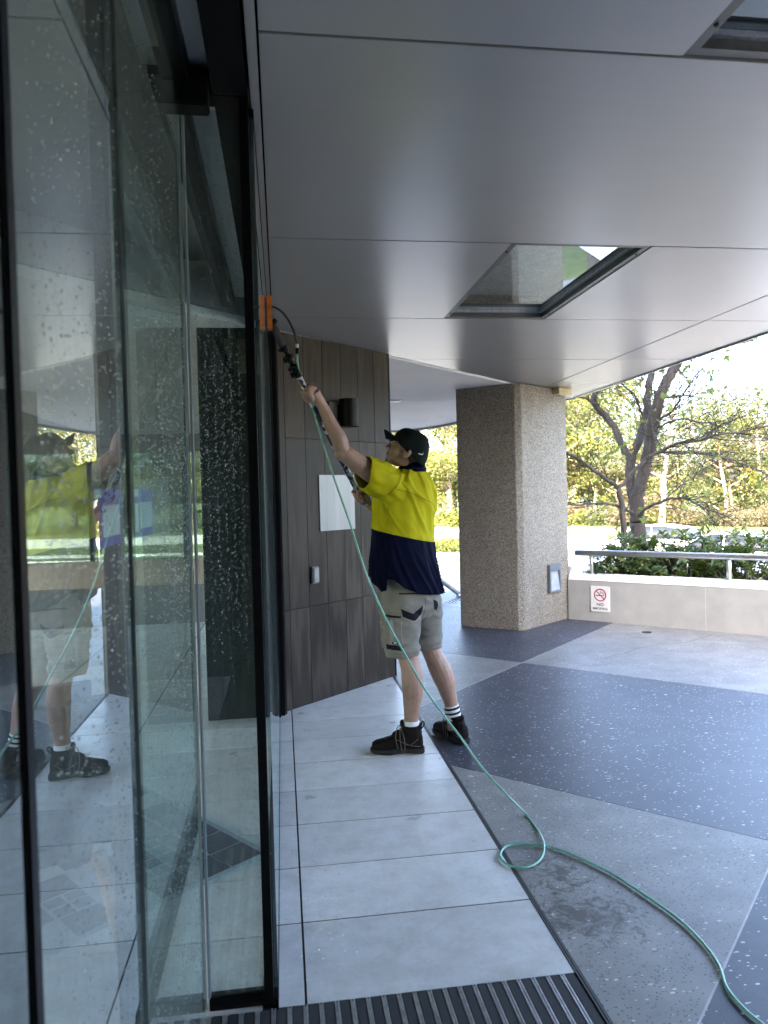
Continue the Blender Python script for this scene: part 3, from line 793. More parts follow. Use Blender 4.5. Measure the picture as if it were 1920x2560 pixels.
# black void above the joints, in strips that miss the light boxes
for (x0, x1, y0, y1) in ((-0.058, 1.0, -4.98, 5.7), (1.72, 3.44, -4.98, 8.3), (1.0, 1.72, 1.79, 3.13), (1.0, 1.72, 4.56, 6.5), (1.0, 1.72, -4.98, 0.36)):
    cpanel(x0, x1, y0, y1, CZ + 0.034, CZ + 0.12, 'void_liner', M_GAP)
cpanel(-0.058, 3.44, -4.98, 8.3, CZ + 0.16, CZ + 0.36, 'canopy_deck', M_CONC)
MB().box(3.453, 3.475, -4.98, 8.34, CZ - 0.012, CZ + 0.36).build('edge_fascia', M_CAN, can)

# white soffit that carries on past the canopy
ws = empty('rear_soffit', (0, 0, 0), 0, 'white curved soffit ceiling behind the silver canopy', 'soffit')
P = [(-3.0, 1.93), (3.45, 8.38), (3.2, 9.0), (2.92, 10.1), (2.75, 10.75), (2.68, 11.1), (2.58, 11.55), (2.40, 12.0), (2.1, 12.45), (1.75, 12.62), (1.2, 12.7), (-3, 13.0)]
ys = [(-3 + 0, 0)]
def wslice(lo, hi):
    Q = clip_poly(clip_poly(P, 0.06, 1, hi), -0.06, -1, -lo)
    return Q
edges = [0, 8.6, 9.7, 10.6, 11.35, 11.95, 14]
for a, b in zip(edges, edges[1:]):
    Q = wslice(a + 0.004, b - 0.004)
    if len(Q) >= 3: MB().prism(Q, CZ - 0.006, CZ + 0.05).build('soffit_board', M_SOFFIT, ws, bevel=0.003)
MB().prism([(x, y) for x, y in clip_poly(P, 0, -1, -2.1)], CZ + 0.055, CZ + 0.3).build('deck', M_CONC, ws)
rim = MB(); bd = [(3.24, 8.9, 0)] + [(x + 0.03, y + 0.01, 0) for x, y in P[3:]]
for i in range(len(bd) - 1):
    a, b = Vector(bd[i]), Vector(bd[i + 1])
    dr = (b - a).normalized()
    rim.obox((a + b) / 2 + Vector((0, 0, CZ + 0.12)), dr, (dr.y, -dr.x, 0), (0, 0, 1), (b - a).length / 2 + 0.003, 0.02, 0.16)
rim.build('edge_rim', M_GREYWALL, ws)
dl = empty('downlight', (1.31, 8.5, CZ - 0.006), 0, 'small square downlight set in the white soffit', 'downlight')
box_obj('trim', (-0.09, 0.09, -0.09, 0.09, -0.012, -0.0005), M_ALU, dl, 0.003)
box_obj('lens', (-0.06, 0.06, -0.06, 0.06, -0.016, -0.0125), plain('downlight_lens', (0.75, 0.73, 0.66), 0.4), dl)

# ------------------------------------------------------------------ feature wall of dark wood-look tiles
fw = empty('tiled_wall', TW0, math.atan2(TWD.y, TWD.x), 'angled wall clad in dark woodgrain tiles behind the man', 'wall')
box_obj('backing', (-0.02, TWL - 0.002, 0.012, 0.32, -0.02, CZ + 0.0), M_GROUT, fw)
vx = [-0.005, 0.122, 0.3055, 0.489, 0.673, 0.8565, 1.04, TWL]
zz = [0.0, 0.662, 1.806, CZ - 0.002]
rq = random.Random(11)
for i in range(len(vx) - 1):
    for j in range(3):
        d = rq.uniform(-0.0008, 0.0008)
        box_obj('wall_tile', (vx[i] + 0.0014, vx[i + 1] - 0.0014, d, 0.0115, zz[j] + 0.0016, zz[j + 1] - 0.0016), M_WOOD, fw, 0.0006)
box_obj('end_trim', (TWL + 0.0005, TWL + 0.012, -0.003, 0.32, 0, CZ - 0.002), M_BLACK, fw)
# wall lamp
wl = empty('wall_lamp', TW0 + TWD * 0.60, math.atan2(TWD.y, TWD.x), 'black cylinder wall lamp mounted on the dark tiled wall', 'wall lamp')
box_obj('mounting_box', (-0.10, 0.012, -0.045, -0.0015, 1.935, 2.068), plain('lamp_bracket', (0.012, 0.011, 0.010), 0.5), wl, 0.003)
cyl = MB(); cyl.tube([(0.062, -0.085, 1.905), (0.062, -0.085, 2.09)], 0.068, 40)
cyl.build('lamp_shade', plain('lamp_black', (0.004, 0.004, 0.004), 0.4, 0, 30, 0.2, 0.1, None, **{'Specular IOR Level': 0.15}), wl, bevel=0.002)
MB().tube([(0.062, -0.085, 1.899), (0.062, -0.085, 1.9065)], 0.0695, 40).build('rim', M_BLACK, wl)
MB().tube([(0.062, -0.085, 2.0885), (0.062, -0.085, 2.094)], 0.0695, 40).build('top_cap', M_BLACK, wl)
box_obj('arm', (-0.012, 0.03, -0.06, -0.02, 1.95, 2.05), M_BLACK, wl)
# metal plaque and push button
pq = empty('metal_plaque', TW0 + TWD * 0.421, math.atan2(TWD.y, TWD.x), 'blank brushed steel plaque on the dark tiled wall', 'plaque')
tp = NT('brushed_plaque'); pc = tp.coord()
pn = tp.noise(tp.mapping(pc, (60, 60, 0.6)), 1.0, 4)
pb = tp.noise(tp.mapping(pc, (9, 9, 0.3)), 1.0, 3)
pcol = tp.ramp(pb, [(0.3, (0.19, 0.20, 0.21)), (0.7, (0.29, 0.30, 0.315))])
M_PLQ = tp.done(tp.pbsdf(pcol, tp.ramp(pn, [(0.3, 0.3), (0.7, 0.42)]), 0.3, tp.bump(pn, 0.05, 0.001)))
box_obj('plate', (0, 0.362, -0.008, -0.0015, 1.17, 1.56), M_PLQ, pq, 0.001)
pu = empty('exit_button', TW0 + TWD * 0.354, math.atan2(TWD.y, TWD.x), 'small grey push button box low on the tiled wall', 'button box')
box_obj('housing', (-0.034, 0.034, -0.022, -0.0015, 0.817, 0.932), plain('button_grey', (0.12, 0.12, 0.12), 0.45, 0.2), pu, 0.006)
box_obj('push_plate', (-0.022, 0.026, -0.0265, -0.0222, 0.828, 0.921), plain('button_plate', (0.2, 0.2, 0.2), 0.4, 0.5), pu, 0.004)
fr_ = empty('door_frame', (0, 0, 0), 0, 'black steel frame where the glass meets the tiled wall', 'door frame')
box_obj('post', (-0.038, -0.012, 4.80, 4.835, 0, CZ - 0.003), M_BLACK, fr_, 0.002)
box_obj('inner_post', (-0.0115, 0.0, 4.83, 4.86, 0, CZ - 0.003), plain('frame_bronze', (0.06, 0.05, 0.04), 0.35, 0.5), fr_, 0.001)

# ------------------------------------------------------------------ column
CF, CL, CR = Vector((2.375, 7.162, 0)), Vector((1.838, 7.60, 0)), Vector((3.107, 7.763, 0))
CB = CL + CR - CF
col = empty('stone_column', CF, 0, 'square pebble dash column at the corner of the canopy', 'column')
ch = 0.045
f1 = CF + (CL - CF).normalized() * ch; f2 = CF + (CR - CF).normalized() * ch
sh = MB(); sh.prism([tuple((p - CF)[:2]) for p in (f1, CL, CB, CR, f2)], 0.0, CZ - 0.008)
sh.build('shaft', M_AGG, col, bevel=0.006)
crd = (CR - CF).normalized(); crn = Vector((crd.y, -crd.x, 0)); crl = (CR - CF).length
rz_c = math.atan2(crd.y, crd.x)
st = empty('step_light', CF + crd * 0.60, rz_c, 'recessed square step light in a grey metal frame low on the column', 'step light')
w, z0, z1 = 0.113, 0.33, 0.625
M_SL = plain('step_light_grey', (0.16, 0.18, 0.21), 0.45, 0.3)
box_obj('back_plate', (-w, w, -0.006, -0.001, z0, z1), M_SL, st)
f_ = MB()
for b in ((-w, w, -0.035, -0.0062, z1 - 0.07, z1), (-w, -w + 0.03, -0.035, -0.0062, z0, z1 - 0.07), (w - 0.018, w, -0.035, -0.0062, z0, z1 - 0.07), (-w + 0.03, w - 0.018, -0.035, -0.0062, z0, z0 + 0.018)): f_.box(*b)
f_.build('frame', M_SL, st, bevel=0.002)
lv = MB()
lv.add([(-w + 0.03, -0.007, z1 - 0.072), (w - 0.018, -0.007, z1 - 0.072), (w - 0.018, -0.033, z0 + 0.02), (-w + 0.03, -0.033, z0 + 0.02), (-w + 0.03, -0.0065, z0 + 0.02), (w - 0.018, -0.0065, z0 + 0.02)], [(0, 1, 2, 3), (0, 3, 4), (1, 5, 2), (2, 5, 4, 3)])
lv.build('deflector', plain('deflector_pale', (0.3, 0.33, 0.37), 0.5), st)
sl_ = empty('glint_box', CF + crd * 0.60, rz_c, 'cream box standing in for a sunlit reflection at the top of the column under the canopy', 'reflection stand-in')
box_obj('body', (0.05, 0.33, -0.09, -0.0015, CZ - 0.07, CZ - 0.006), plain('cream_glint_body', (0.5, 0.40, 0.2), 0.35, 0.2), sl_, 0.004)  # cream colour paints in a sunlit reflection, not a lamp
box_obj('lens', (0.062, 0.318, -0.08, -0.012, CZ - 0.0725, CZ - 0.0705), plain('cream_glint_face', (0.7, 0.62, 0.42), 0.3), sl_)

# ------------------------------------------------------------------ low white wall, rail, sign
W0 = Vector((3.075, 7.718, 0)); WRZ = R(-45)
lw = empty('planter_wall', W0, WRZ, 'low rendered planter wall with white chamfered coping under the steel rail', 'wall')
WLEN = 6.0
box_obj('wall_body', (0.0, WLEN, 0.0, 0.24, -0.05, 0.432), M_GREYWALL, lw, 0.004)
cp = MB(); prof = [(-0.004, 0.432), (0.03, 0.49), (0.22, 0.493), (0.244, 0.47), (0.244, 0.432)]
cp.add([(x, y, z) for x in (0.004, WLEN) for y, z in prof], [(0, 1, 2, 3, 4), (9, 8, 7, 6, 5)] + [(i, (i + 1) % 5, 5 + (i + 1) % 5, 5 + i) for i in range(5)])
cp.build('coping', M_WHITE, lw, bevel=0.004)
box_obj('joint', (1.4195, 1.4215, -0.0006, 0.0, 0.0, 0.43), plain('joint_filler', (0.62, 0.61, 0.58), 0.8), lw)
rl = empty('handrail', W0, WRZ, 'round steel handrail on short posts along the planter wall', 'handrail')
MB().tube([(0.05, 0.12, 0.72), (WLEN, 0.12, 0.735)], 0.032, 20).build('rail', M_STEEL, rl, True)
for px in (0.226, 1.61, 2.99, 4.37):
    MB().tube([(px, 0.12, 0.491), (px, 0.12, 0.695)], 0.023, 16).build('post', M_STEEL, rl, True)
    MB().tube([(px, 0.12, 0.4905), (px, 0.12, 0.497)], 0.04, 20).build('base_flange', M_STEEL, rl, True)
sg = empty('no_smoking_sign', W0 + Vector((math.cos(WRZ), math.sin(WRZ), 0)) * 0.364, WRZ, 'white no smoking sign with red prohibition circle on the low wall', 'sign')
sg.location.z = 0.242
box_obj('plate', (-0.105, 0.105, -0.008, -0.0012, -0.137, 0.137), plain('sign_white', (0.74, 0.74, 0.74), 0.4, 0, 20, 0.03), sg, 0.0015)
M_SRED, M_SBLK = plain('sign_red', (0.38, 0.02, 0.06), 0.5), plain('sign_black', (0.02, 0.02, 0.025), 0.5)
def ring(mb, cx, cz, r0, r1, y, n=40):
    vs = [(cx + r * math.cos(2 * math.pi * k / n), y, cz + r * math.sin(2 * math.pi * k / n)) for r in (r0, r1) for k in range(n)]
    vs += [(v[0], y - 0.0006, v[2]) for v in vs]
    fs = []
    for k in range(n):
        k2 = (k + 1) % n
        fs += [(2 * n + k, 2 * n + k2, 3 * n + k2, 3 * n + k), (k, 2 * n + k, 2 * n + k2, k2), (n + k, n + k2, 3 * n + k2, 3 * n + k)]
    mb.add(vs, fs)
rgm = MB(); ring(rgm, 0.0, 0.043, 0.056, 0.068, -0.0083)
rgm.obox((0, -0.0094, 0.043), (0.707, 0, -0.707), (0, 1, 0), (0.707, 0, 0.707), 0.058, 0.0003, 0.0055)
rgm.build('prohibition_circle', M_SRED, sg)
cg = MB(); cg.box(-0.048, 0.026, -0.0089, -0.0083, 0.032, 0.042); cg.box(0.029, 0.034, -0.0089, -0.0083, 0.032, 0.042); cg.box(0.037, 0.043, -0.0089, -0.0083, 0.032, 0.042)
smk = [(0.03, -0.0086, 0.046), (0.034, -0.0086, 0.055), (0.024, -0.0086, 0.061), (0.006, -0.0086, 0.06), (0.0, -0.0086, 0.07), (0.01, -0.0086, 0.08), (0.002, -0.0086, 0.088)]
cg.tube(catmull(smk, 4), 0.0022, 6)
cg.tube(catmull([(0.04, -0.0086, 0.046), (0.044, -0.0086, 0.06), (0.034, -0.0086, 0.07), (0.018, -0.0086, 0.071), (0.012, -0.0086, 0.078)], 4), 0.0022, 6)
cg.build('cigarette_mark', M_SBLK, sg)
def text_obj(body, size, loc, rot, mat, parent, name='lettering', sx=1.0):
    cu = bpy.data.curves.new(name, 'FONT'); cu.body = body; cu.size = size; cu.align_x = 'CENTER'; cu.extrude = 0.0004; cu.offset = size * 0.012
    o = bpy.data.objects.new(name, cu); COL.objects.link(o)
    me = bpy.data.meshes.new_from_object(o.evaluated_get(bpy.context.evaluated_depsgraph_get()))
    COL.objects.unlink(o); bpy.data.objects.remove(o)
    me.materials.clear(); me.materials.append(mat)
    n = link(bpy.data.objects.new(name, me), parent)
    n.location = loc; n.rotation_euler = rot; n.scale = (sx, 1, 1)
    return n
text_obj('NO', 0.043, (0, -0.0089, -0.072), (R(90), 0, 0), M_SBLK, sg, sx=1.15)
text_obj('SMOKING', 0.033, (0, -0.0089, -0.112), (R(90), 0, 0), M_SBLK, sg, sx=1.1)
for sx in (-0.093, 0.093):
    for szz in (-0.125, 0.125):
        MB().tube([(sx, -0.0082, szz), (sx, -0.0102, szz)], 0.0045, 10).build('screw', M_STEEL, sg)

# planters behind the low wall
pl1 = empty('planter_box', (3.45, 8.55, 0), R(45), 'white rendered planter side wall running back from the column', 'planter wall')
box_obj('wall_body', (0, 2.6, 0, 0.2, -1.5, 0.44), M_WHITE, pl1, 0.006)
box_obj('coping', (-0.0, 2.6, -0.012, 0.212, 0.441, 0.49), M_WHITE, pl1, 0.01)
pl2 = empty('planter_box', (4.78, 7.62, 0), R(45), 'low white planter wall right of the dark green shrubs', 'planter wall')
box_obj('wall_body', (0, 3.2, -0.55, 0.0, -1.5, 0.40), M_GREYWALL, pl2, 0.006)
box_obj('coping', (-0.02, 3.2, -0.57, 0.02, 0.401, 0.455), M_WHITE, pl2, 0.01)
pl3 = empty('planter_box', (5.35, 10.4, 0), R(-45), 'far planter wall behind the shrubs parallel to the rail', 'planter wall')
box_obj('wall_body', (-0.8, 4.5, 0, 0.2, -1.5, 0.34), M_GREYWALL, pl3, 0.006)
box_obj('coping', (-0.8, 4.5, -0.012, 0.212, 0.341, 0.39), M_WHITE, pl3, 0.01)
soil = box_obj('planter_soil', (0, 6.0, 0.25, 2.9, -1.5, 0.28), plain('garden_soil', (0.05, 0.035, 0.022), 0.95, 0, 20, 0.4, 0.8), None)
soil.location = W0; soil.rotation_euler = (0, 0, WRZ); soil['kind'] = 'structure'
# rail by the rear steps and drain grate
hr = empty('stair_rail', (2.34, 9.72, 0.0), 0, 'sloping round steel stair rail beyond the man, left of the column', 'handrail')
MB().tube([(0.0, 0, 0.045), (-0.25, 0.02, 0.245), (-0.95, 0.06, 0.80)], 0.034, 16).build('rail', plain('painted_rail', (0.5, 0.5, 0.49), 0.4), hr, True)
MB().tube([(-0.6, 0.04, 0.0), (-0.6, 0.04, 0.52)], 0.022, 12).build('post', M_STEEL, hr, True)
MB().box(-0.04, 0.05, -0.04, 0.04, 0.0, 0.03).build('foot', M_STEEL, hr)
gr = empty('drain_grate', (0.95, 9.3, 0.0), 0, 'long slotted drain grate set in the paving beyond the man', 'drain grate')
box_obj('frame', (0, 1.9, -0.14, 0.14, 0.0005, 0.004), M_ALU, gr)
sl2 = MB()
for k in range(44): sl2.box(0.02 + k * 0.0425, 0.043 + k * 0.0425, -0.12, 0.12, 0.004, 0.0055)
sl2.build('slots', M_GAP, gr)['kind'] = 'stuff'
# ================================================================== OUTDOORS
GZ = -1.5
def mat_grass():
    t = NT('lawn'); c = t.n('ShaderNodeNewGeometry').outputs['Position']
    n = t.noise(c, 0.35, 6, 0.65); f = t.noise(c, 14, 5, 0.7)
    col = t.ramp(n, [(0.3, (0.03, 0.05, 0.010)), (0.55, (0.055, 0.078, 0.015)), (0.75, (0.08, 0.08, 0.026))])
    col = t.mix(0.5, col, t.ramp(f, [(0.3, (0.03, 0.05, 0.01)), (0.7, (0.11, 0.12, 0.035))]))
    return t.done(t.pbsdf(col, 0.9, 0, t.bump(f, 1.0, 0.04)))
M_GRASS = mat_grass()
gnd = MB(); gnd.add([(-260, -120, GZ), (320, -120, GZ), (320, 420, GZ), (-260, 420, GZ)], [(0, 1, 2, 3)])
gnd.build('ground', M_GRASS, fix=False)['kind'] = 'structure'
M_ASPH = plain('asphalt', (0.11, 0.112, 0.12), 0.85, 0, 6, 0.15, 0.6, 90)
M_PALE = plain('pale_concrete', (0.4, 0.388, 0.365), 0.85, 0, 2, 0.1, 0.4, 60)
M_KERB = plain('concrete_kerb', (0.4, 0.39, 0.36), 0.8, 0, 8, 0.12)
M_BRICKP = plain('red_brick_path', (0.22, 0.085, 0.06), 0.85, 0, 5, 0.2, 0.4, 40)
def band(name, lo, hi, mat, z, thick=0.2):
    """a road or path between two boundary polylines, top at z"""
    P = [tuple(p) for p in lo] + [tuple(p) for p in hi[::-1]]
    o = MB().prism(P, z - thick, z).build(name, mat); o['kind'] = 'structure'; return o
band('road', [(-14, 29), (-2, 26.5), (4.5, 20.5), (10, 14.5), (26, -6)], [(-14, 37), (-1, 34.5), (6.35, 28.9), (12.5, 22.5), (34, -3)], M_ASPH, GZ + 0.004)
band('kerb', [(-14, 37.02), (-1, 34.52), (6.36, 28.92), (12.52, 22.52), (34.02, -3)], [(-14, 37.22), (-1, 34.72), (6.5, 29.1), (12.66, 22.7), (34.2, -3)], M_KERB, GZ + 0.13)
band('footpath', [(-14, 40.5), (-1, 38.2), (7.3, 32.4), (14, 26.2), (36, 1)], [(-14, 42.5), (-1, 40), (8.1, 34.4), (15.2, 28), (38, 2)], M_PALE, GZ + 0.008)
band('car_park', [(9.6, 47.0), (14.0, 33.2), (19, 25.5), (34, 8)], [(13.4, 61.0), (17, 39.6), (23.5, 29.5), (44, 10)], M_PALE, GZ + 0.012)
band('forecourt', [(-16, 10.4), (6, 10.4), (6, 18.5)], [(-16, 28), (-2, 26.4), (4.4, 20.4)], M_ASPH, GZ + 0.006)
band('added_bounce_paving', [(9.2, -40), (60, -40)], [(9.2, 9.5), (16, 3), (34, -14), (60, -30)], M_PALE, GZ + 0.02)  # unseen pale paving, added to bounce sunlight onto column and canopy
band('far_road', [(-40, 62), (-8, 60), (13.3, 61.1), (9.5, 47.2), (-8, 49), (-40, 49)], [(-40, 62.2)], M_PALE, GZ + 0.016)
band('brick_path', [(18.8, 57), (21.2, 50.5), (24.5, 41.6), (34, 28)], [(19.2, 62), (22.4, 54), (26.3, 44), (37, 29.5)], M_BRICKP, GZ + 0.008)

# --- leaf cards
def leaf_cards(rnd, centers, n, sig, L, W, flat=0.0):
    """n small pointed leaves (two triangles folded along the rib) spread round the centres"""
    v, f = [], []
    for _ in range(n):
        c = rnd.choice(centers)
        p = Vector((c[0] + rnd.gauss(0, sig * c[3]), c[1] + rnd.gauss(0, sig * c[3]), c[2] + rnd.gauss(0, sig * c[3] * 0.7)))
        d = Vector((rnd.gauss(0, 1), rnd.gauss(0, 1), rnd.gauss(-0.3, 0.7))).normalized()
        s = d.cross(Vector((rnd.gauss(0, 1), rnd.gauss(0, 1), rnd.gauss(0, 1)))).normalized()
        l, w = L * rnd.uniform(0.6, 1.25), W * rnd.uniform(0.7, 1.2)
        up = d.cross(s) * w * 0.25
        k = len(v)
        v += [p, p + d * l * 0.45 + s * w - up, p + d * l, p + d * l * 0.45 - s * w - up]
        f += [(k, k + 1, k + 2), (k, k + 2, k + 3)]
    return v, f
def mesh_from(name, v, f, mat, smooth=False):
    me = bpy.data.meshes.new(name); me.from_pydata([tuple(p) for p in v], [], f); me.materials.append(mat); me.update(); return me

M_EUC = [mat_leaf('gum_leaf_yellow', (0.038, 0.056, 0.011), (0.1, 0.106, 0.022), 0.35, 0.5, (0.17, 0.13, 0.035)),
         mat_leaf('gum_leaf_olive', (0.02, 0.032, 0.010), (0.058, 0.068, 0.021), 0.3, 0.5),
         mat_leaf('gum_leaf_dry', (0.045, 0.036, 0.019), (0.1, 0.078, 0.04), 0.25, 0.7)]
M_GUM = mat_bark('gum_bark', (0.09, 0.078, 0.066), (0.24, 0.22, 0.19))
M_BRN = mat_bark('brown_bark', (0.10, 0.07, 0.05), (0.22, 0.16, 0.11))

def gum_variant(seed, h, crown_r, bare, nleaf):
    rnd = random.Random(seed)
    tr = MB()
    p = Vector((0, 0, -0.3)); pts = [p.copy()]; lean = Vector((rnd.uniform(-0.1, 0.1), rnd.uniform(-0.1, 0.1), 1))
    for k in range(7):
        lean += Vector((rnd.uniform(-0.08, 0.08), rnd.uniform(-0.08, 0.08), 0))
        p = p + lean.normalized() * h * 0.125; pts.append(p.copy())
    r0 = h * 0.022
    tr.tube(catmull(pts, 3), [lerp(r0, r0 * 0.3, i / (7 * 3)) for i in range(7 * 3 + 1)], 8)
    cents = [(pts[-1].x, pts[-1].y, pts[-1].z + 0.3, crown_r * 0.55)]
    for k in range(9):
        i = rnd.randint(int(7 * bare), 6)
        b = pts[i]; az = rnd.uniform(0, 2 * math.pi); L = crown_r * rnd.uniform(0.6, 1.2)
        e1 = b + Vector((math.cos(az), math.sin(az), 0.55)) * L * 0.55
        e2 = e1 + Vector((math.cos(az + 0.4), math.sin(az + 0.4), rnd.uniform(0.4, 1.1))) * L * 0.6
        tr.tube(catmull([b, e1, e2], 3), [lerp(r0 * 0.42, r0 * 0.1, q / 6) for q in range(7)], 6)
        cents.append((e1.x, e1.y, e1.z + 0.2, crown_r * rnd.uniform(0.22, 0.36)))
        for _ in range(2):
            cents.append((e2.x + rnd.gauss(0, 0.4), e2.y + rnd.gauss(0, 0.4), e2.z + rnd.gauss(0.2, 0.4), crown_r * rnd.uniform(0.2, 0.42)))
    v, f = leaf_cards(rnd, cents, nleaf, 0.62, 0.36, 0.075)
    return tr.mesh('trunk', None, True), (v, f)
GUMS = []
for s, h, cr, bare, nl, lm, bk in ((1, 13, 3.6, 0.35, 4200, 0, M_GUM), (2, 11, 3.2, 0.2, 4200, 0, M_GUM), (3, 9, 3.0, 0.15, 3600, 1, M_BRN), (4, 12, 3.0, 0.45, 3000, 1, M_GUM), (5, 7, 2.4, 0.1, 2600, 2, M_BRN), (6, 6, 2.6, 0.0, 3200, 0, M_BRN)):
    tm, (v, f) = gum_variant(s, h, cr, bare, nl)
    tm.materials.append(bk)
    GUMS.append((tm, mesh_from('crown', v, f, M_EUC[lm]), h))
GLAB = ['tall pale barked gum tree with yellow green leaves in the sunlit wood', 'bushy gum tree with yellow green leaves low to the ground in the wood', 'olive leaved tree with a brown trunk in the wood beyond the road',
        'slender pale gum with a long bare trunk in the wood beyond the road', 'dry brown leaved small tree in the wood beyond the road', 'rounded yellow green low tree at the edge of the wood']
def put_tree(x, y, k, s=1.0, rz=0.0, label=None, group='trees of the wood beyond the road'):
    tm, cm, h = GUMS[k]
    o = empty('gum_tree', (x, y, GZ), rz, label or GLAB[k], 'tree', group if not label else None)
    o.scale = (s, s, s)
    link(bpy.data.objects.new('trunk', tm), o); link(bpy.data.objects.new('crown', cm), o)
    return o
rt = random.Random(21)
# seen between the man and the column, and far to the left (also mirrored in the glass)
for i in range(26):
    x = -38 + i * 2.9 + rt.uniform(-1, 1); y = rt.uniform(67, 84)
    put_tree(x, y, rt.choice((0, 1, 1, 3, 5)), rt.uniform(1.05, 1.4), rt.uniform(0, 6.28))
for i in range(9):
    x = 8 + i * 2.2 + rt.uniform(-1, 1); y = rt.uniform(63, 68)
    put_tree(x, y, rt.choice((1, 5, 5, 0)), rt.uniform(0.8, 1.15), rt.uniform(0, 6.28))
# along the 45 degree edge of the wood on the right, lower towards the gap of sky
def wood_height(r): return 12.5 if r < 0.43 else (8.6 if r < 0.49 else (5.6 if r < 0.635 else 8.8))
for i in range(26):
    t_ = i / 25
    x = 23 + 27 * t_ + rt.uniform(-1.2, 1.2); y = 62 - 26 * t_ + rt.uniform(-1.5, 4)
    ht = wood_height(x / y); k = rt.choice((0, 1, 2, 3)) if ht > 8 else rt.choice((1, 2, 4, 5, 2, 4))
    put_tree(x, y, k, ht / GUMS[k][2] * rt.uniform(0.8, 1.1), rt.uniform(0, 6.28))
for i in range(14):
    t_ = i / 13
    x = 30 + 34 * t_ + rt.uniform(-2, 2); y = 70 - 24 * t_ + rt.uniform(-2, 6)
    k = rt.choice((2, 4, 5))
    put_tree(x, y, k, wood_height(x / y) / GUMS[k][2] * rt.uniform(0.85, 1.15), rt.uniform(0, 6.28))
put_tree(22.6, 41.9, 3, 0.82, 0.6, 'white trunked gum standing by the brick path behind the bare tree')
put_tree(33.5, 40.0, 4, 1.1, 2.1, 'reddish trunked dry tree at the right end of the wood')

def bush_mesh(seed, r, h, n, L, W, mat):
    rnd = random.Random(seed); c = []
    for _ in range(26):
        a, q = rnd.uniform(0, 6.28), r * rnd.random() ** 0.5
        c.append((math.cos(a) * q, math.sin(a) * q, rnd.uniform(0.1, 1) * h * (1 - 0.45 * q / r), 0.3 * r))
    v, f = leaf_cards(rnd, c, n, 0.55, L, W)
    return mesh_from('foliage', v, f, mat)
M_YB = mat_leaf('yellow_bush_leaf', (0.06, 0.08, 0.015), (0.13, 0.14, 0.026), 0.35)
BUSH = [bush_mesh(31, 1.0, 1.0, 1500, 0.12, 0.04, M_YB), bush_mesh(32, 1.1, 1.3, 1500, 0.2, 0.03, M_EUC[2]), bush_mesh(33, 1.2, 0.9, 1700, 0.13, 0.045, M_EUC[1])]
BLAB = ['low yellow green bush on the sunlit verge', 'dry grassy tussock bush at the foot of the wood', 'olive green low bush at the foot of the wood']
def put_bush(x, y, k, s, sz=1.0, z=GZ, lab=None, grp=None):
    o = link(bpy.data.objects.new('bush', BUSH[k])); o.location = (x, y, z - 0.05); o.scale = (s, s, s * sz); o.rotation_euler = (0, 0, rt.uniform(0, 6.28))
    return tag(o, lab or BLAB[k], 'bush', grp or ('yellow bushes on the verge', 'dry tussocks below the wood', 'olive bushes below the wood')[k])
for i in range(11):
    put_bush(3.2 + i * 0.75 + rt.uniform(-0.2, 0.2), 38.6 - 0.52 * i + rt.uniform(-0.3, 0.5) , 0, rt.uniform(0.75, 1.1), 0.9, GZ, 'low yellow green bush in the row behind the near kerb, between man and column', 'bushes in the row behind the kerb')
for i in range(18):
    put_bush(2 + i * 1.3, 62.5 + rt.uniform(-1, 1.5), 0, rt.uniform(1.3, 2.0), 0.8, GZ, 'broad yellow green bush at the far side of the bright road under the gum trees', 'bushes beyond the bright road')
for i in range(30):
    t_ = i / 29
    put_bush(22.5 + 26 * t_ + rt.uniform(-0.8, 0.8), 57 - 25 * t_ + rt.uniform(-1, 3), rt.choice((1, 2, 1, 0)), rt.uniform(1.0, 2.0), rt.uniform(0.8, 1.2))

# --- the bare-limbed deciduous tree close behind the planter
M_TB = mat_bark('grey_bark', (0.015, 0.013, 0.011), (0.05, 0.044, 0.038))
M_TL = mat_leaf('autumn_leaf', (0.05, 0.095, 0.022), (0.15, 0.19, 0.035), 0.5, 0.5, (0.38, 0.2, 0.03))
dt = empty('deciduous_tree', (5.56, 11.0, GZ), 0, 'nearly bare spreading tree with grey forked trunk and few lobed leaves behind the planter', 'tree')
off = Vector((-5.56, -11.0, -GZ))
rb = random.Random(77)
tk, br, tw_ = MB(), MB(), MB()
leafpts = []
def twig(p, d, L, r, depth):
    pts = [p]; q = p; dd = d.copy()
    n = 5
    for k in range(n):
        dd = (dd + Vector((rb.gauss(0, 0.2), rb.gauss(0, 0.2), rb.gauss(0.02, 0.18)))).normalized()
        q = q + dd * L / n; pts.append(q)
    tw_.tube(pts, [lerp(r, r * 0.35, k / n) for k in range(n + 1)], 4, cap=False)
    if depth > 0:
        for k in range(1, n + 1):
            if rb.random() < 0.8:
                s = (dd + Vector((rb.gauss(0, 0.75), rb.gauss(0, 0.75), rb.gauss(0.05, 0.6)))).normalized()
                twig(pts[k], s, L * rb.uniform(0.35, 0.65), r * 0.55, depth - 1)
    for k in (3, 4, 5):
        if rb.random() < 0.5: leafpts.append((pts[k], dd))
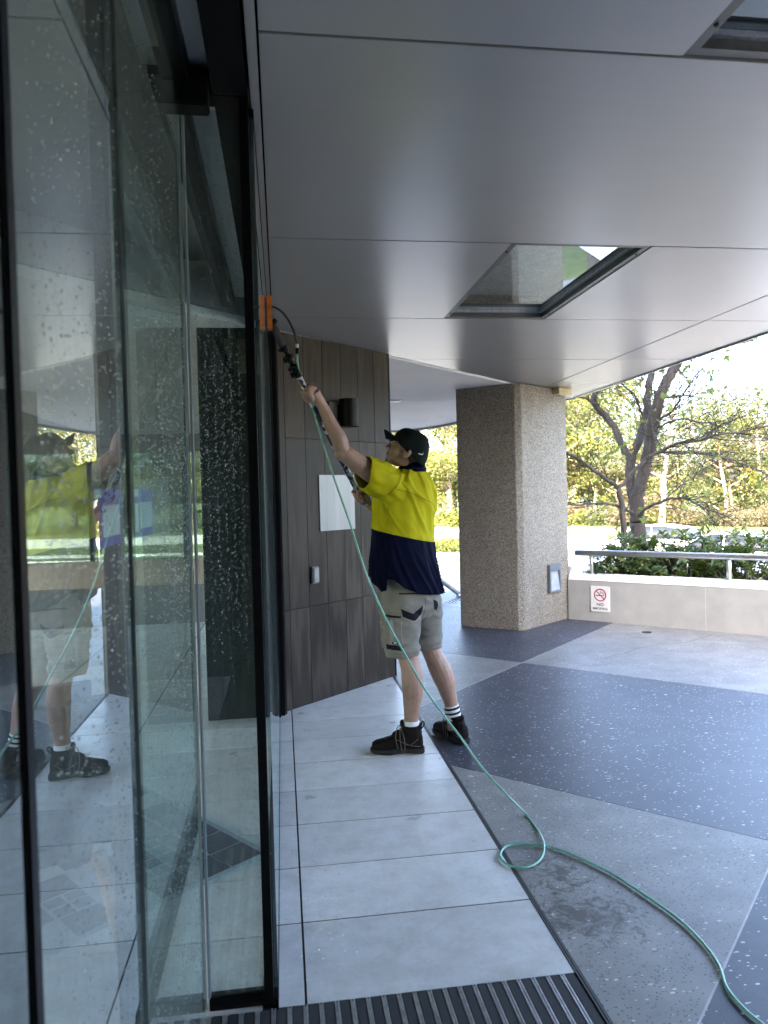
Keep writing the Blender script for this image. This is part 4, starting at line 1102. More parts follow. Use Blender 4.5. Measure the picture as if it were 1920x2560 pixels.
for i, ((r0, r1), pts) in enumerate(LIMBS):
    P = [Vector(p) + off for p in pts]
    if i in (0, 3): P[0].z = -0.2
    C = catmull(P, 5)
    n = len(C)
    r0, r1 = r0 * 0.85, r1 * 0.85
    rad = [lerp(r0, r1, (k / (n - 1)) ** 0.8) for k in range(n)]
    if i in (0, 3):
        for k in range(4): rad[k] *= 1.35 - 0.09 * k
    C = [c + Vector((rb.gauss(0, 0.006), rb.gauss(0, 0.006), rb.gauss(0, 0.006))) for c in C]
    (tk if i in (0, 1, 2, 3) else br).tube(C, rad, 14 if i < 4 else 8)
    start = 0.45 if i in (0, 1, 2) else (1.1 if i == 3 else 0.2)
    for k in range(int(n * min(start, 1)), n):
        if i == 3: break
        for _ in range(2):
            if rb.random() < 0.62:
                tdir = (C[min(k + 1, n - 1)] - C[max(k - 1, 0)]).normalized()
                side = Vector((rb.gauss(0, 1), rb.gauss(0, 0.8), rb.gauss(0.15, 0.7)))
                twig(C[k], (tdir * 0.7 + side * 0.7).normalized(), rb.uniform(0.5, 1.25), min(rad[k] * 0.45, 0.0065), 1)
tk.build('trunk', M_TB, dt, True, fix=False)
br.build('branches', M_TB, dt, True, fix=False)
tw_.build('twigs', plain('twig_bark', (0.012, 0.010, 0.009), 0.9), dt, fix=False)
# lobed leaves hanging from the twigs
v, f = [], []
for (p, d) in leafpts:
    if rb.random() < 0.9: continue
    for _ in range(rb.choice((1, 1, 2))):
        s = rb.uniform(0.025, 0.06)
        a = Vector((rb.gauss(0, 0.7), rb.gauss(0, 0.7), rb.gauss(-0.6, 0.5))).normalized()
        b = a.cross(Vector((rb.gauss(0, 1), rb.gauss(0, 1), rb.gauss(0, 1)))).normalized()
        c = a.cross(b)
        o_ = p + Vector((rb.gauss(0, 0.02), rb.gauss(0, 0.02), -0.01))
        outl = [(0, 0), (0.35, -0.75), (0.75, -0.95), (0.95, -0.5), (1.6, -0.35), (2.0, 0), (1.6, 0.35), (0.95, 0.5), (0.75, 0.95), (0.35, 0.75)]
        k = len(v)
        v += [o_ + a * s * x + b * s * y + c * s * 0.3 * abs(y) for x, y in outl]
        f += [(k, k + 1, k + 2, k + 3), (k, k + 3, k + 4, k + 5), (k, k + 5, k + 6, k + 7), (k, k + 7, k + 8, k + 9)]
link(bpy.data.objects.new('leaves', mesh_from('leaves', v, f, M_TL)), dt)

# --- glossy dark green shrubs in the planter
M_SH = mat_leaf('glossy_shrub_leaf', (0.025, 0.055, 0.014), (0.075, 0.125, 0.028), 0.25, 0.3, (0.15, 0.17, 0.03))
M_STEM = plain('shrub_stem', (0.09, 0.065, 0.045), 0.85)
def shrub(loc, r, h, seed, label, n=170):
    o = empty('shrub', loc, 0, label, 'shrub')
    rnd = random.Random(seed); st_, v, f = MB(), [], []
    for i in range(n):
        az, q = rnd.uniform(0, 6.28), r * rnd.random() ** 0.5
        top = Vector((math.cos(az) * q * 1.25, math.sin(az) * q * 0.7, h * (1 - 0.5 * (q / r) ** 2) * rnd.uniform(0.35, 1.0)))
        if i % 4 == 0: st_.tube(catmull([Vector((top.x * 0.25, top.y * 0.25, 0)), Vector((top.x * 0.7, top.y * 0.7, top.z * 0.55)), top], 3), [0.012, 0.011, 0.01, 0.009, 0.007, 0.006, 0.004], 5, cap=False)
        # a whorl of pointed leaves on the tip
        ax = Vector((rnd.gauss(0, 0.4) + top.x * 0.5, rnd.gauss(0, 0.4) + top.y * 0.5, 0.8)).normalized()
        u = ax.cross(Vector((0.3, 0.9, 0.1))).normalized(); w_ = ax.cross(u)
        nl = rnd.randint(7, 12)
        for k in range(nl):
            a = 2 * math.pi * k / nl + rnd.uniform(-0.3, 0.3)
            d = (u * math.cos(a) + w_ * math.sin(a)) * rnd.uniform(0.7, 1.1) + ax * rnd.uniform(-0.2, 0.8)
            d.normalize(); s = d.cross(ax).normalized(); nn = s.cross(d)
            L, W = rnd.uniform(0.05, 0.095), rnd.uniform(0.011, 0.018)
            p = top - ax * rnd.uniform(0, 0.05)
            b = len(v)
            v += [p, p + d * L * 0.35 + s * W + nn * 0.004, p + d * L * 0.75 + s * W * 0.8 - nn * 0.004, p + d * L - nn * 0.012, p + d * L * 0.75 - s * W * 0.8 - nn * 0.004, p + d * L * 0.35 - s * W + nn * 0.004, p + d * L * 0.5 - nn * 0.004]
            f += [(b, b + 1, b + 6), (b + 1, b + 2, b + 6), (b + 2, b + 3, b + 6), (b + 3, b + 4, b + 6), (b + 4, b + 5, b + 6), (b + 5, b, b + 6)]
    st_.build('stems', M_STEM, o, fix=False)
    link(bpy.data.objects.new('foliage', mesh_from('foliage', v, f, M_SH)), o)
shrub((3.78, 7.72, 0.26), 0.42, 0.66, 41, 'dark green glossy shrub nearest the column behind the steel rail', 190)
shrub((4.28, 7.42, 0.26), 0.50, 0.76, 42, 'tallest dark green glossy shrub in the middle of the planter', 240)
shrub((4.72, 7.05, 0.26), 0.46, 0.72, 43, 'dark green glossy shrub at the right end behind the steel rail', 210)
shrub((5.3, 8.35, -0.1), 0.5, 0.75, 44, 'looser glossy shrub in the next planter at the right edge', 130)

# --- parked cars
M_CARW = plain('white_car_paint', (0.78, 0.78, 0.78), 0.22, 0, 3, 0.02, 0.0)
M_CARG = plain('silver_blue_car_paint', (0.35, 0.38, 0.44), 0.25, 0.4, 3, 0.02, 0.0)
M_CGL = plain('car_window', (0.02, 0.025, 0.03), 0.06, 0, 3, 0.05, 0.0)
M_TYRE = plain('tyre_rubber', (0.02, 0.02, 0.02), 0.8)
M_RIM = plain('alloy_rim', (0.5, 0.5, 0.5), 0.3, 0.8)
M_LAMP = plain('tail_lamp', (0.4, 0.02, 0.02), 0.2)
def car(loc, rz, paint, label):
    o = empty('parked_car', loc, rz, label, 'car')
    prof = [(-2.1, 0.42, 0.80), (-2.12, 0.62, 0.84), (-2.05, 0.88, 0.86), (-1.75, 0.98, 0.87), (-1.2, 1.02, 0.88), (-0.3, 0.97, 0.88), (0.8, 0.94, 0.88), (1.45, 0.86, 0.85), (1.95, 0.74, 0.78), (2.1, 0.55, 0.72), (2.08, 0.36, 0.7)]
    rings = []
    xs = [-2.12, -2.02, -1.7, -1.2, -0.5, 0.2, 0.9, 1.5, 1.92, 2.1]
    tops = [0.80, 0.93, 1.0, 1.0, 0.98, 0.96, 0.94, 0.87, 0.75, 0.6]
    wid = [0.74, 0.82, 0.87, 0.88, 0.88, 0.88, 0.87, 0.85, 0.78, 0.66]
    for x, t_, w_ in zip(xs, tops, wid):
        b = 0.24 if abs(x) < 1.9 else 0.34
        rings.append([(x, y, z) for y, z in ((-w_ * 0.9, b), (w_ * 0.9, b), (w_, b + 0.14), (w_, t_ - 0.2), (w_ * 0.93, t_ - 0.04), (w_ * 0.7, t_), (-w_ * 0.7, t_), (-w_ * 0.93, t_ - 0.04), (-w_, t_ - 0.2), (-w_, b + 0.14))])
    MB().loft(rings).build('body', paint, o, True, bevel=0.015)
    cab = []
    for x, z, w_ in ((-1.85, 0.96, 0.74), (-1.35, 1.36, 0.62), (-0.7, 1.46, 0.6), (0.05, 1.44, 0.6), (0.45, 1.32, 0.62), (1.05, 0.93, 0.74)):
        cab.append([(x, y, zz_) for y, zz_ in ((-0.78, 0.9), (0.78, 0.9), (w_ + 0.06, lerp(0.9, z, 0.55)), (w_, z - 0.03), (w_ * 0.8, z), (-w_ * 0.8, z), (-w_, z - 0.03), (-w_ - 0.06, lerp(0.9, z, 0.55)))])
    MB().loft(cab).build('cabin', M_CGL, o, True)
    rf = MB()
    rr_ = [[(x, y, z + dz) for dz, s in ((0, 1), (0.025, 1)) for y in ((-w_ * 0.97, w_ * 0.97) if dz == 0 else (w_ * 0.93, -w_ * 0.93))] for x, z, w_ in ((-1.4, 1.345, 0.62), (-0.7, 1.452, 0.6), (0.05, 1.432, 0.6), (0.42, 1.33, 0.62))]
    rf.loft(rr_); rf.build('roof', paint, o, True)
    for s in (-1, 1):
        pm = MB()
        for a, b in (((-1.85, 0.94), (-1.38, 1.35)), ((-0.35, 0.95), (-0.35, 1.43)), ((1.04, 0.93), (0.43, 1.33))):
            pm.tube([(a[0], s * 0.765, a[1]), (b[0], s * 0.635, b[1])], 0.03, 6)
        pm.build('pillars', paint, o)
        for x in (-1.32, 1.3):
            w_ = MB(); w_.tube([(x, s * 0.70, 0.32), (x, s * 0.9, 0.32)], 0.32, 24); wo = w_.build('wheel', M_TYRE, o, bevel=0.02)
            MB().tube([(x, s * 0.895, 0.32), (x, s * 0.908, 0.32)], 0.21, 20).build('rim', M_RIM, wo)
        MB().obox((-2.09, s * 0.66, 0.8), (1, 0, 0), (0, 1, 0), (0, 0, 1), 0.05, 0.12, 0.08).build('tail_light', M_LAMP, o, bevel=0.01)
        MB().obox((1.98, s * 0.6, 0.66), (1, 0, 0), (0, 1, 0), (0, 0, 1), 0.1, 0.13, 0.06).build('headlight', M_RIM, o, bevel=0.01)
        MB().ell((0.75, s * 0.95, 0.98), (0.07, 0, 0), (0, 0.1, 0), (0, 0, 0.07)).build('mirror', paint, o, True)
    return o
car((13.9, 26.6, GZ + 0.02), R(130), M_CARW, 'white parked hatchback behind the bare tree trunk')
car((13.2, 20.9, GZ + 0.02), R(128), M_CARW, 'white parked car mostly hidden behind the planter shrubs')
car((17.6, 22.6, GZ + 0.02), R(128), M_CARG, 'silver blue parked car behind the right end of the shrubs')
# ================================================================== THE WINDOW CLEANER
M_SKIN = mat_skin()
M_HIVIS = mat_cloth('hi_vis_yellow', (0.425, 0.39, 0.008), 0.08, 0.8)
M_NAVY = mat_cloth('navy_cotton', (0.0018, 0.003, 0.016), 0.25, 0.85)
M_KHAKI = mat_cloth('stone_work_cloth', (0.205, 0.195, 0.172), 0.14, 0.9, 700, (0.13, 0.118, 0.098))
M_PATCH = mat_cloth('black_patch', (0.012, 0.013, 0.018), 0.2, 0.85)
M_CAP = mat_cloth('dark_green_cap', (0.008, 0.0135, 0.012), 0.2, 0.9)
M_SOCK = mat_cloth('white_sock', (0.68, 0.68, 0.68), 0.06, 0.95, 500)
M_BOOT = mat_cloth('dark_brown_boot', (0.011, 0.0085, 0.007), 0.3, 0.6, 300)
M_SOLE = plain('black_sole', (0.006, 0.006, 0.006), 0.8)
M_HAIR = plain('short_dark_hair', (0.05, 0.032, 0.022), 0.8, 0, 120, 0.4, 0.6, 500)
man = empty('person', (0.75, 4.03, 0), 0, 'man in yellow and navy work shirt, cap and shorts reaching up with a pole', 'person')
MO = -Vector((0.75, 4.03, 0))
RX, FX = Vector((0.735, 0.678, 0)), Vector((-0.678, 0.735, 0))

# pole line
PA, PB = Vector((0.441, 4.10, 1.396)), Vector((-0.03, 3.59, 2.262))
PD = (PB - PA).normalized()
def on_pole(t): return PA + (PB - PA) * t
LH = on_pole(0.625); RH = on_pole(0.02)

def hand(mb, c, p, q, wrist, thumb_up=1, flip=1, pr=0.0155):
    """a closed hand on the pole: p along the pole, q from the pole to the palm; fingers wrap round"""
    p = p.normalized(); q = (q - p * q.dot(p)).normalized(); r = p.cross(q) * flip
    palm = c + q * 0.036
    back = (wrist - palm)
    # palm block between wrist and knuckles
    mb.ell(palm + r * 0.004, p * 0.043, q * 0.017, r * 0.038)
    mb.ell(palm + q * 0.004 + r * 0.02, p * 0.041, q * 0.014, r * 0.022)
    mb.tube([palm - r * 0.01, lerp(palm, wrist, 0.55), wrist], [0.031, 0.03, 0.0265], 14)
    L = (0.97, 1.06, 1.0, 0.85)
    for k in range(4):
        o = p * ((1.5 - k) * 0.0205)
        fr = 0.0088 if k < 3 else 0.0078
        R0 = pr + fr * 0.95
        pts = [c + o * 0.85 + q * 0.036 + r * 0.012]
        for a, rr in ((48, R0 + 0.014), (92, R0 + 0.007), (140, R0 + 0.001), (195, R0), (195 + 38 * L[k], R0 + 0.001)):
            a = R(a)
            pts.append(c + o + (q * math.cos(a) + r * math.sin(a)) * rr + p * (0.002 * (k - 1.5)))
        mb.tube(pts, [fr * 1.15, fr * 1.22, fr * 1.05, fr * 1.02, fr * 0.96, fr * 0.78], 10)
        mb.sph(pts[-1], fr * 0.78, 8, 6); mb.sph(pts[1], fr * 1.25, 8, 6)
    # thumb leaves the side of the palm near its base and closes over the fingers
    tp_ = [palm - r * 0.026 + p * 0.006 * thumb_up]
    for a, rr, up in ((-62, 0.040, 0.022), (-105, 0.031, 0.034), (-150, 0.0275, 0.042)):
        a = R(a); tp_.append(c + p * up * thumb_up + (q * math.cos(a) + r * math.sin(a)) * rr)
    mb.tube(tp_, [0.0145, 0.0125, 0.0108, 0.0085], 10); mb.sph(tp_[-1], 0.0085, 8, 6)

body = MB()
T = lambda pts, rad, n=16: body.tube([Vector(a) for a in pts], rad, n)
# trunk (under the shirt), neck
T([(0.69, 4.07, 0.86), (0.68, 4.07, 1.05), (0.685, 4.075, 1.3), (0.70, 4.06, 1.45), (0.715, 4.05, 1.52)], [0.11, 0.105, 0.11, 0.085, 0.045])
T([(0.722, 4.06, 1.49), (0.717, 4.045, 1.56), (0.70, 4.018, 1.63)], [0.066, 0.058, 0.056])
# left arm, raised
LW = LH - PD * 0.078 + Vector((0.042, -0.022, 0.0))
LE = Vector((0.325, 3.845, 1.640))
T(catmull([(0.60, 3.965, 1.475), (0.52, 3.93, 1.51), (0.43, 3.885, 1.565), LE + Vector((0.02, 0.008, -0.012)), LE], 5),
  [lerp(0.064, 0.049, min(1, k / 12)) if k < 13 else lerp(0.049, 0.041, (k - 12) / 8) for k in range(21)])
fa = LW - LE
T(catmull([LE, LE + fa * 0.28 + Vector((0.006, -0.004, 0.004)), LE + fa * 0.65, LW], 6), [lerp(0.0415, 0.042, k / 6) if k < 7 else lerp(0.042, 0.0265, (k - 6) / 12) for k in range(19)])
body.sph(LE + Vector((-0.008, -0.004, -0.008)), 0.0385)
hand(body, LH, PD, Vector((0.62, -0.75, 0.05)), LW, 1, -1)
# right arm, bent across the front
RW = RH + Vector((0.048, 0.062, -0.038)); RE = Vector((0.66, 4.37, 1.235))
T(catmull([(0.80, 4.17, 1.46), (0.75, 4.28, 1.34), RE], 5), [lerp(0.064, 0.043, k / 10) for k in range(11)])
T(catmull([RE, lerp(RE, RW, 0.4), RW], 6), [lerp(0.044, 0.0265, (k / 12)) for k in range(13)])
hand(body, RH, PD, RW - RH, RW, 1, 1)
# legs
T(catmull([(0.63, 4.005, 0.9), (0.645, 3.995, 0.72), (0.664, 3.99, 0.54), (0.679, 3.978, 0.45), (0.683, 3.972, 0.36), (0.678, 3.975, 0.25), (0.672, 3.978, 0.17), (0.668, 3.978, 0.07)], 3),
  [0.085, 0.082, 0.078, 0.074, 0.069, 0.063, 0.057, 0.055, 0.055, 0.057, 0.06, 0.061, 0.0595, 0.056, 0.052, 0.047, 0.044, 0.041, 0.039, 0.04, 0.042, 0.042])
T(catmull([(0.775, 4.12, 0.9), (0.79, 4.12, 0.72), (0.816, 4.118, 0.54), (0.852, 4.108, 0.45), (0.886, 4.10, 0.365), (0.912, 4.10, 0.27), (0.930, 4.10, 0.19), (0.945, 4.095, 0.07)], 3),
  [0.085, 0.082, 0.078, 0.074, 0.069, 0.063, 0.057, 0.055, 0.056, 0.06, 0.062, 0.062, 0.06, 0.056, 0.051, 0.046, 0.042, 0.039, 0.0375, 0.039, 0.042, 0.042])
# head: f forward, u up, s to his left (towards the camera)
HO = Vector((0.695, 3.995, 1.654))
hf = Vector((-0.868, 0.26, 0.42)).normalized()
hs_ = Vector((0, 0, 1)).cross(hf).normalized()
hu = hf.cross(hs_).normalized()
if hs_.y > 0: hs_ = -hs_
def H(f, u, s=0.0): return HO + hf * f + hu * u + hs_ * s
def E3(f, u, s, rf, ru, rs, nu=20, nv=14): body.ell(H(f, u, s), hf * rf, hs_ * rs, hu * ru, nu, nv)
E3(-0.004, 0.028, 0, 0.086, 0.078, 0.074)
E3(0.035, -0.02, 0, 0.06, 0.088, 0.063)
E3(0.048, -0.068, 0, 0.046, 0.04, 0.05)
E3(0.012, -0.062, 0.034, 0.05, 0.032, 0.024); E3(0.012, -0.062, -0.034, 0.05, 0.032, 0.024)   # jaw angles
body.sph(H(0.082, -0.096), 0.0175)
E3(0.083, 0.022, 0, 0.014, 0.011, 0.047)                                                        # brow
for s in (-1, 1):
    E3(0.062, -0.022, s * 0.036, 0.028, 0.024, 0.022)                                           # cheekbones
body.tube([H(0.09, 0.012), H(0.1, -0.008), H(0.1125, -0.027)], [0.0075, 0.009, 0.0115], 12)
body.sph(H(0.1125, -0.028), 0.0118)
for s in (-1, 1): body.sph(H(0.1, -0.033, s * 0.0115), 0.0085)
E3(0.092, -0.05, 0, 0.011, 0.011, 0.02)
E3(0.0985, -0.0575, 0, 0.008, 0.0058, 0.022); E3(0.0955, -0.069, 0, 0.008, 0.0062, 0.019)
# ears
for s in (-1, 1):
    e = H(-0.012, -0.02, s * 0.081)
    body.ell(e, hf * 0.022 + hs_ * s * -0.007, hs_ * s * 0.007, hu * 0.029 - hf * 0.006, 14, 10)
    body.ell(e - hf * 0.008 + hs_ * s * 0.006, hf * 0.006, hs_ * s * 0.006, hu * 0.027, 12, 8)
body.v = [tuple(Vector(p) + MO) for p in body.v]
bo = remeshed(body, 'body', M_SKIN, 0.0034, 4, 0.5, man)
def ruffle(o, fn):
    me = o.data
    N = [v.normal.copy() for v in me.vertices]; C = [v.co.copy() for v in me.vertices]
    flat = []
    for p, n in zip(C, N): flat += list(p + n * fn(p))
    me.vertices.foreach_set('co', flat); me.update()
HC = HO + MO
ruffle(bo, lambda p: 0.0 if (p - HC).length < 0.15 else 0.0022 * noise.noise(p * 19) + 0.0011 * (1 - 2.4 * abs(noise.noise(Vector((p.x * 24, p.y * 24, p.z * 9))))))

def part(mb, name, mat, smooth=True, **k):
    mb.v = [tuple(Vector(p) + MO) for p in mb.v]
    return mb.build(name, mat, man, smooth, **k)
M_EYE = plain('eye_white', (0.6, 0.58, 0.55), 0.25); M_IRIS = plain('iris', (0.05, 0.03, 0.02), 0.2)
for s in (-1, 1):
    eo = part(MB().sph(H(0.0775, 0.002, s * 0.031), 0.0108), 'eye', M_EYE)
    ir = MB().ell(H(0.0868, 0.0035, s * 0.032), hf * 0.003, hs_ * 0.005, hu * 0.005); ir.v = [tuple(Vector(p) + MO) for p in ir.v]
    ir.build('iris', M_IRIS, eo, True)
    part(MB().tube([H(0.094, 0.017, s * 0.014), H(0.0935, 0.0215, s * 0.03), H(0.083, 0.019, s * 0.046)], [0.0028, 0.0034, 0.002], 8), 'eyebrow', M_HAIR)
part(MB().tube(catmull([H(0.096, -0.0645, -0.02), H(0.1035, -0.0632, -0.006), H(0.1035, -0.0632, 0.006), H(0.096, -0.0645, 0.02)], 4), 0.0022, 6), 'mouth', plain('lip_shadow', (0.12, 0.04, 0.035), 0.6))
# clipped hair below the cap
hr_ = MB()
hr_.ell(H(-0.028, 0.004), hf * 0.064, hs_ * 0.0745, hu * 0.062, 28, 18)
part(hr_, 'hair', M_HAIR)
# cap: crown and curved peak
cc = MB(); nu, nv = 44, 16
rings = []
for j in range(nv + 1):
    ph = math.pi / 2 * (j / nv) ** 0.9
    ring_ = []
    for i in range(nu):
        th = 2 * math.pi * i / nu
        cx_, sx_ = math.cos(th), math.sin(th)
        fr_d, sd_d = (0.1045, 0.087)
        low = 0.036 * (0.5 + 0.5 * cx_) - 0.050 * (0.5 - 0.5 * cx_) - 0.004 * abs(sx_)
        f = -0.008 + fr_d * cx_ * math.cos(ph) ** 0.6
        s = sd_d * sx_ * math.cos(ph) ** 0.6
        u = low + (0.112 - low) * math.sin(ph)
        w_ = 0.0022 * math.sin(th * 6) * math.cos(ph)
        ring_.append(H(f + w_ * cx_, u, s + w_ * sx_))
    rings.append(ring_)
cc.loft(rings, cap=False)
cap_o = part(cc, 'cap', M_CAP)
sm = cap_o.modifiers.new('t', 'SOLIDIFY'); sm.thickness = 0.003; sm.offset = 1
pk = MB(); pr_ = []
for k in range(7):
    t = k / 6
    row = []
    for i in range(17):
        a = (i / 16 - 0.5) * 2
        th = a * 1.12
        f0, s0 = -0.006 + 0.1035 * math.cos(th), 0.085 * math.sin(th)
        f1_, s1_ = 0.166 - 0.038 * a * a, 0.074 * a
        droop = -0.046 * a * a * (0.35 + 0.65 * t)
        row.append(H(lerp(f0, f1_, t), 0.041 + 0.026 * t - 0.012 * t * t + droop, lerp(s0, s1_, t)))
    pr_.append(row)
vs = [p for r in pr_ for p in r]; fs = [(k * 17 + i, k * 17 + i + 1, (k + 1) * 17 + i + 1, (k + 1) * 17 + i) for k in range(6) for i in range(16)]
pk.add(vs, fs)
pko = pk; pko.v = [tuple(Vector(p) + MO) for p in pko.v]
pe = pko.build('peak', M_CAP, cap_o, True); sm = pe.modifiers.new('t', 'SOLIDIFY'); sm.thickness = 0.005
bt = MB().sph(H(-0.006, 0.1145), 0.008, 10, 6); bt.v = [tuple(Vector(p) + MO) for p in bt.v]; bt.build('button', M_CAP, cap_o, True)

# ------------------------------------------------------------------ shirt: yellow above, navy below
KEY = [(0.80, 0.684, 4.066, 0.238, 0.178), (0.90, 0.675, 4.068, 0.234, 0.172), (0.98, 0.668, 4.07, 0.222, 0.162), (1.06, 0.665, 4.07, 0.212, 0.153), (1.15, 0.668, 4.072, 0.204, 0.145),
       (1.25, 0.675, 4.075, 0.203, 0.14), (1.35, 0.683, 4.075, 0.206, 0.134), (1.42, 0.688, 4.068, 0.204, 0.126), (1.47, 0.697, 4.06, 0.188, 0.113), (1.505, 0.705, 4.055, 0.155, 0.097),
       (1.53, 0.713, 4.05, 0.112, 0.083), (1.55, 0.718, 4.047, 0.082, 0.074), (1.562, 0.719, 4.046, 0.072, 0.069)]
NT_, NZ_ = 168, 84
def hem(th):
    d = math.degrees(th) % 360
    return interp([(0, 0.955), (40, 0.965), (90, 0.975), (140, 0.985), (165, 0.945), (186, 0.898), (196, 0.905), (199.5, 0.985), (206, 0.972), (225, 0.915), (250, 0.875), (290, 0.855), (318, 0.853), (345, 0.90), (360, 0.955)], d)[0]
def fold(th, z, P):
    """soft cloth folds: radiating from the raised arm above, hanging below"""
    up = max(0, min(1, (z - 1.15) / 0.2)); lo = max(0, min(1, (1.22 - z) / 0.25))
    d = math.degrees(th) % 360
    q = (d - 195) / 57.3
    dz = z - 1.5
    ang = q * 0.2 * 1.2 + dz * 0.55
    n1 = noise.noise(Vector(((q * 0.9 + dz * 3.6) * 2.6, (q * 1.2 - dz * 2.0) * 0.8, 1.3)))
    n2 = noise.noise(Vector((th * 4.2 + z * 7.5, z * 1.6, 5.1)))
    n2b = noise.noise(Vector((math.cos(th) * 3 + z * 1.5, math.sin(th) * 3, z * 1.6 + 9)))
    r1 = max(0, 1 - abs(n1) * 3.0) ** 1.5 * 1.3 - 0.3; r2 = max(0, 1 - abs(n2) * 2.8) ** 1.4 * 1.2 - 0.3
    n3 = noise.noise(Vector((P.x * 26 + P.z * 12, P.y * 26, P.z * 15)))
    return up * (0.013 * (r1 + 0.3)) + lo * (0.013 * (r2 + 0.3)) + 0.009 * n2b + 0.004 * n3 + 0.002
sb = MB(); rings = []
for j in range(NZ_ + 1):
    t = j / NZ_
    ring_ = []
    for i in range(NT_):
        th = 2 * math.pi * i / NT_
        zb = hem(th)
        z = zb + (1.562 - zb) * (1 - (1 - t) ** 1.25)
        cx_, cy_, a, b = interp(KEY, z)
        P = Vector((cx_, cy_, z)) + RX * a * math.cos(th) + FX * b * math.sin(th)
        nrm = (RX * math.cos(th) / a + FX * math.sin(th) / b).normalized()
        damp = min(1, (1.565 - z) / 0.06)
        P += nrm * (fold(th, z, P) * damp)
        # pulled up on the side of the raised arm
        k = max(0, -RX.dot(P - Vector((0.69, 4.06, z))) / 0.2) * max(0, min(1, (z - 1.36) / 0.12)) * max(0, min(1, (1.56 - z) / 0.05))
        P.z += 0.008 * k
        ring_.append(P)
    rings.append(ring_)
sb.loft(rings, cap=False)
def sleeve(keys, shear, seed, n=48):
    C = catmull([k[0] for k in keys], 8); rr_ = []
    nC = len(C)
    for i in range(nC):
        x = i / (nC - 1) * (len(keys) - 1); a = min(int(x), len(keys) - 2); rr_.append(lerp(keys[a][1], keys[a + 1][1], x - a))
    rings = []; ref = Vector((0, 0, 1))
    for i, p in enumerate(C):
        t = (C[min(i + 1, nC - 1)] - C[max(i - 1, 0)]).normalized()
        u = (ref - t * ref.dot(t)).normalized(); w_ = t.cross(u)
        rg_ = []
        for k in range(n):
            a = 2 * math.pi * k / n
            d = u * math.cos(a) * 1.06 + w_ * math.sin(a) * 0.94
            f = 0.011 * noise.noise(Vector((math.cos(a) * 2.6 + seed, math.sin(a) * 2.6, i * 0.16))) + 0.005 * (1 - 2.2 * abs(noise.noise(Vector((a * 2.2 + i * 0.13, i * 0.22, seed)))))
            rg_.append(p + d * (rr_[i] + 1.3 * f * min(1, (nC - 1 - i) / 4 + 0.25)) - t * shear * max(0, i / (nC - 1) - 0.4) * min(0, math.cos(a)) * -rr_[i])
        rings.append(rg_)
    return rings
ls = sleeve([(Vector((0.665, 4.0, 1.425)), 0.09), (Vector((0.585, 3.955, 1.46)), 0.091), (Vector((0.50, 3.91, 1.504)), 0.085), (Vector((0.424, 3.868, 1.545)), 0.0785)], 0.95, 3.0)
rs = sleeve([(Vector((0.77, 4.13, 1.44)), 0.09), (Vector((0.80, 4.19, 1.42)), 0.09), (Vector((0.77, 4.25, 1.36)), 0.085), (Vector((0.735, 4.30, 1.31)), 0.08)], 0.0, 8.0)
sb.loft(ls, cap=False); sb.loft(rs, cap=False)
sb.v = [tuple(Vector(p) + MO) for p in sb.v]
me = sb.mesh('shirt', [M_HIVIS, M_NAVY], True)
bm = bmesh.new(); bm.from_mesh(me); bmesh.ops.recalc_face_normals(bm, faces=bm.faces)
pn_ = Vector((0.25, -0.03, 1)).normalized()
pc_ = Vector((0.498, 4.02, 1.226)) + MO
bmesh.ops.bisect_plane(bm, geom=bm.verts[:] + bm.edges[:] + bm.faces[:], plane_co=pc_, plane_no=pn_)
for f in bm.faces:
    if (f.calc_center_median() - pc_).dot(pn_) < 0: f.material_index = 1
bm.to_mesh(me); bm.free()
shirt = link(bpy.data.objects.new('shirt', me), man)
sm = shirt.modifiers.new('t', 'SOLIDIFY'); sm.thickness = 0.0025; sm.offset = -1

def bvh_of(o):
    me = o.data
    return BVHTree.FromPolygons([v.co.copy() for v in me.vertices], [tuple(p.vertices) for p in me.polygons])
BV_S = bvh_of(shirt)
def cast(bv, x, z, y0=3.0, d=(0, 1, 0)):
    h = bv.ray_cast(Vector((x, y0, z)) + MO, Vector(d))
    return (h[0], h[1]) if h[0] is not None else (None, None)
def seam(bv, pts, r, mat, name, parent, lift=0.001):
    out = []
    P = [Vector((p[0], 0, p[1])) for p in pts]
    for q in catmull(P, 8):
        h, n = cast(bv, q.x, q.z)
        if h is not None: out.append(h + Vector((0, -1, 0)) * lift)
    if len(out) > 2: MB().tube(out, r, 6).build(name, mat, parent, True)
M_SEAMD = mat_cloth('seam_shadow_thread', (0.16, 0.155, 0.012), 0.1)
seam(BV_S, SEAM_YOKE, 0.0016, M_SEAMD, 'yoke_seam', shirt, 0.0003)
seam(BV_S, SEAM_ARM, 0.0022, M_HIVIS, 'armhole_seam', shirt, 0.0005)
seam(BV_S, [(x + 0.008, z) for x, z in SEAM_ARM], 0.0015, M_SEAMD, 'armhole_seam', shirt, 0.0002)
# collar
cl = MB(); rings = []
for j in range(7):
    t = j / 6; rg_ = []
    for i in range(48):
        th = 2 * math.pi * i / 48
        back = 0.5 - 0.5 * math.sin(th)
        z = 1.536 + t * (0.022 + 0.03 * back); fl_ = 0.089 - 0.014 * t
        rg_.append(Vector((0.7185, 4.046, z)) + RX * fl_ * math.cos(th) + FX * (fl_ - 0.003) * math.sin(th) + FX * (-0.012 * (1 - t) * 0 ))
    rings.append(rg_)
cl.loft(rings, cap=False)
co_ = part(cl, 'collar', M_NAVY); sm = co_.modifiers.new('t', 'SOLIDIFY'); sm.thickness = 0.005

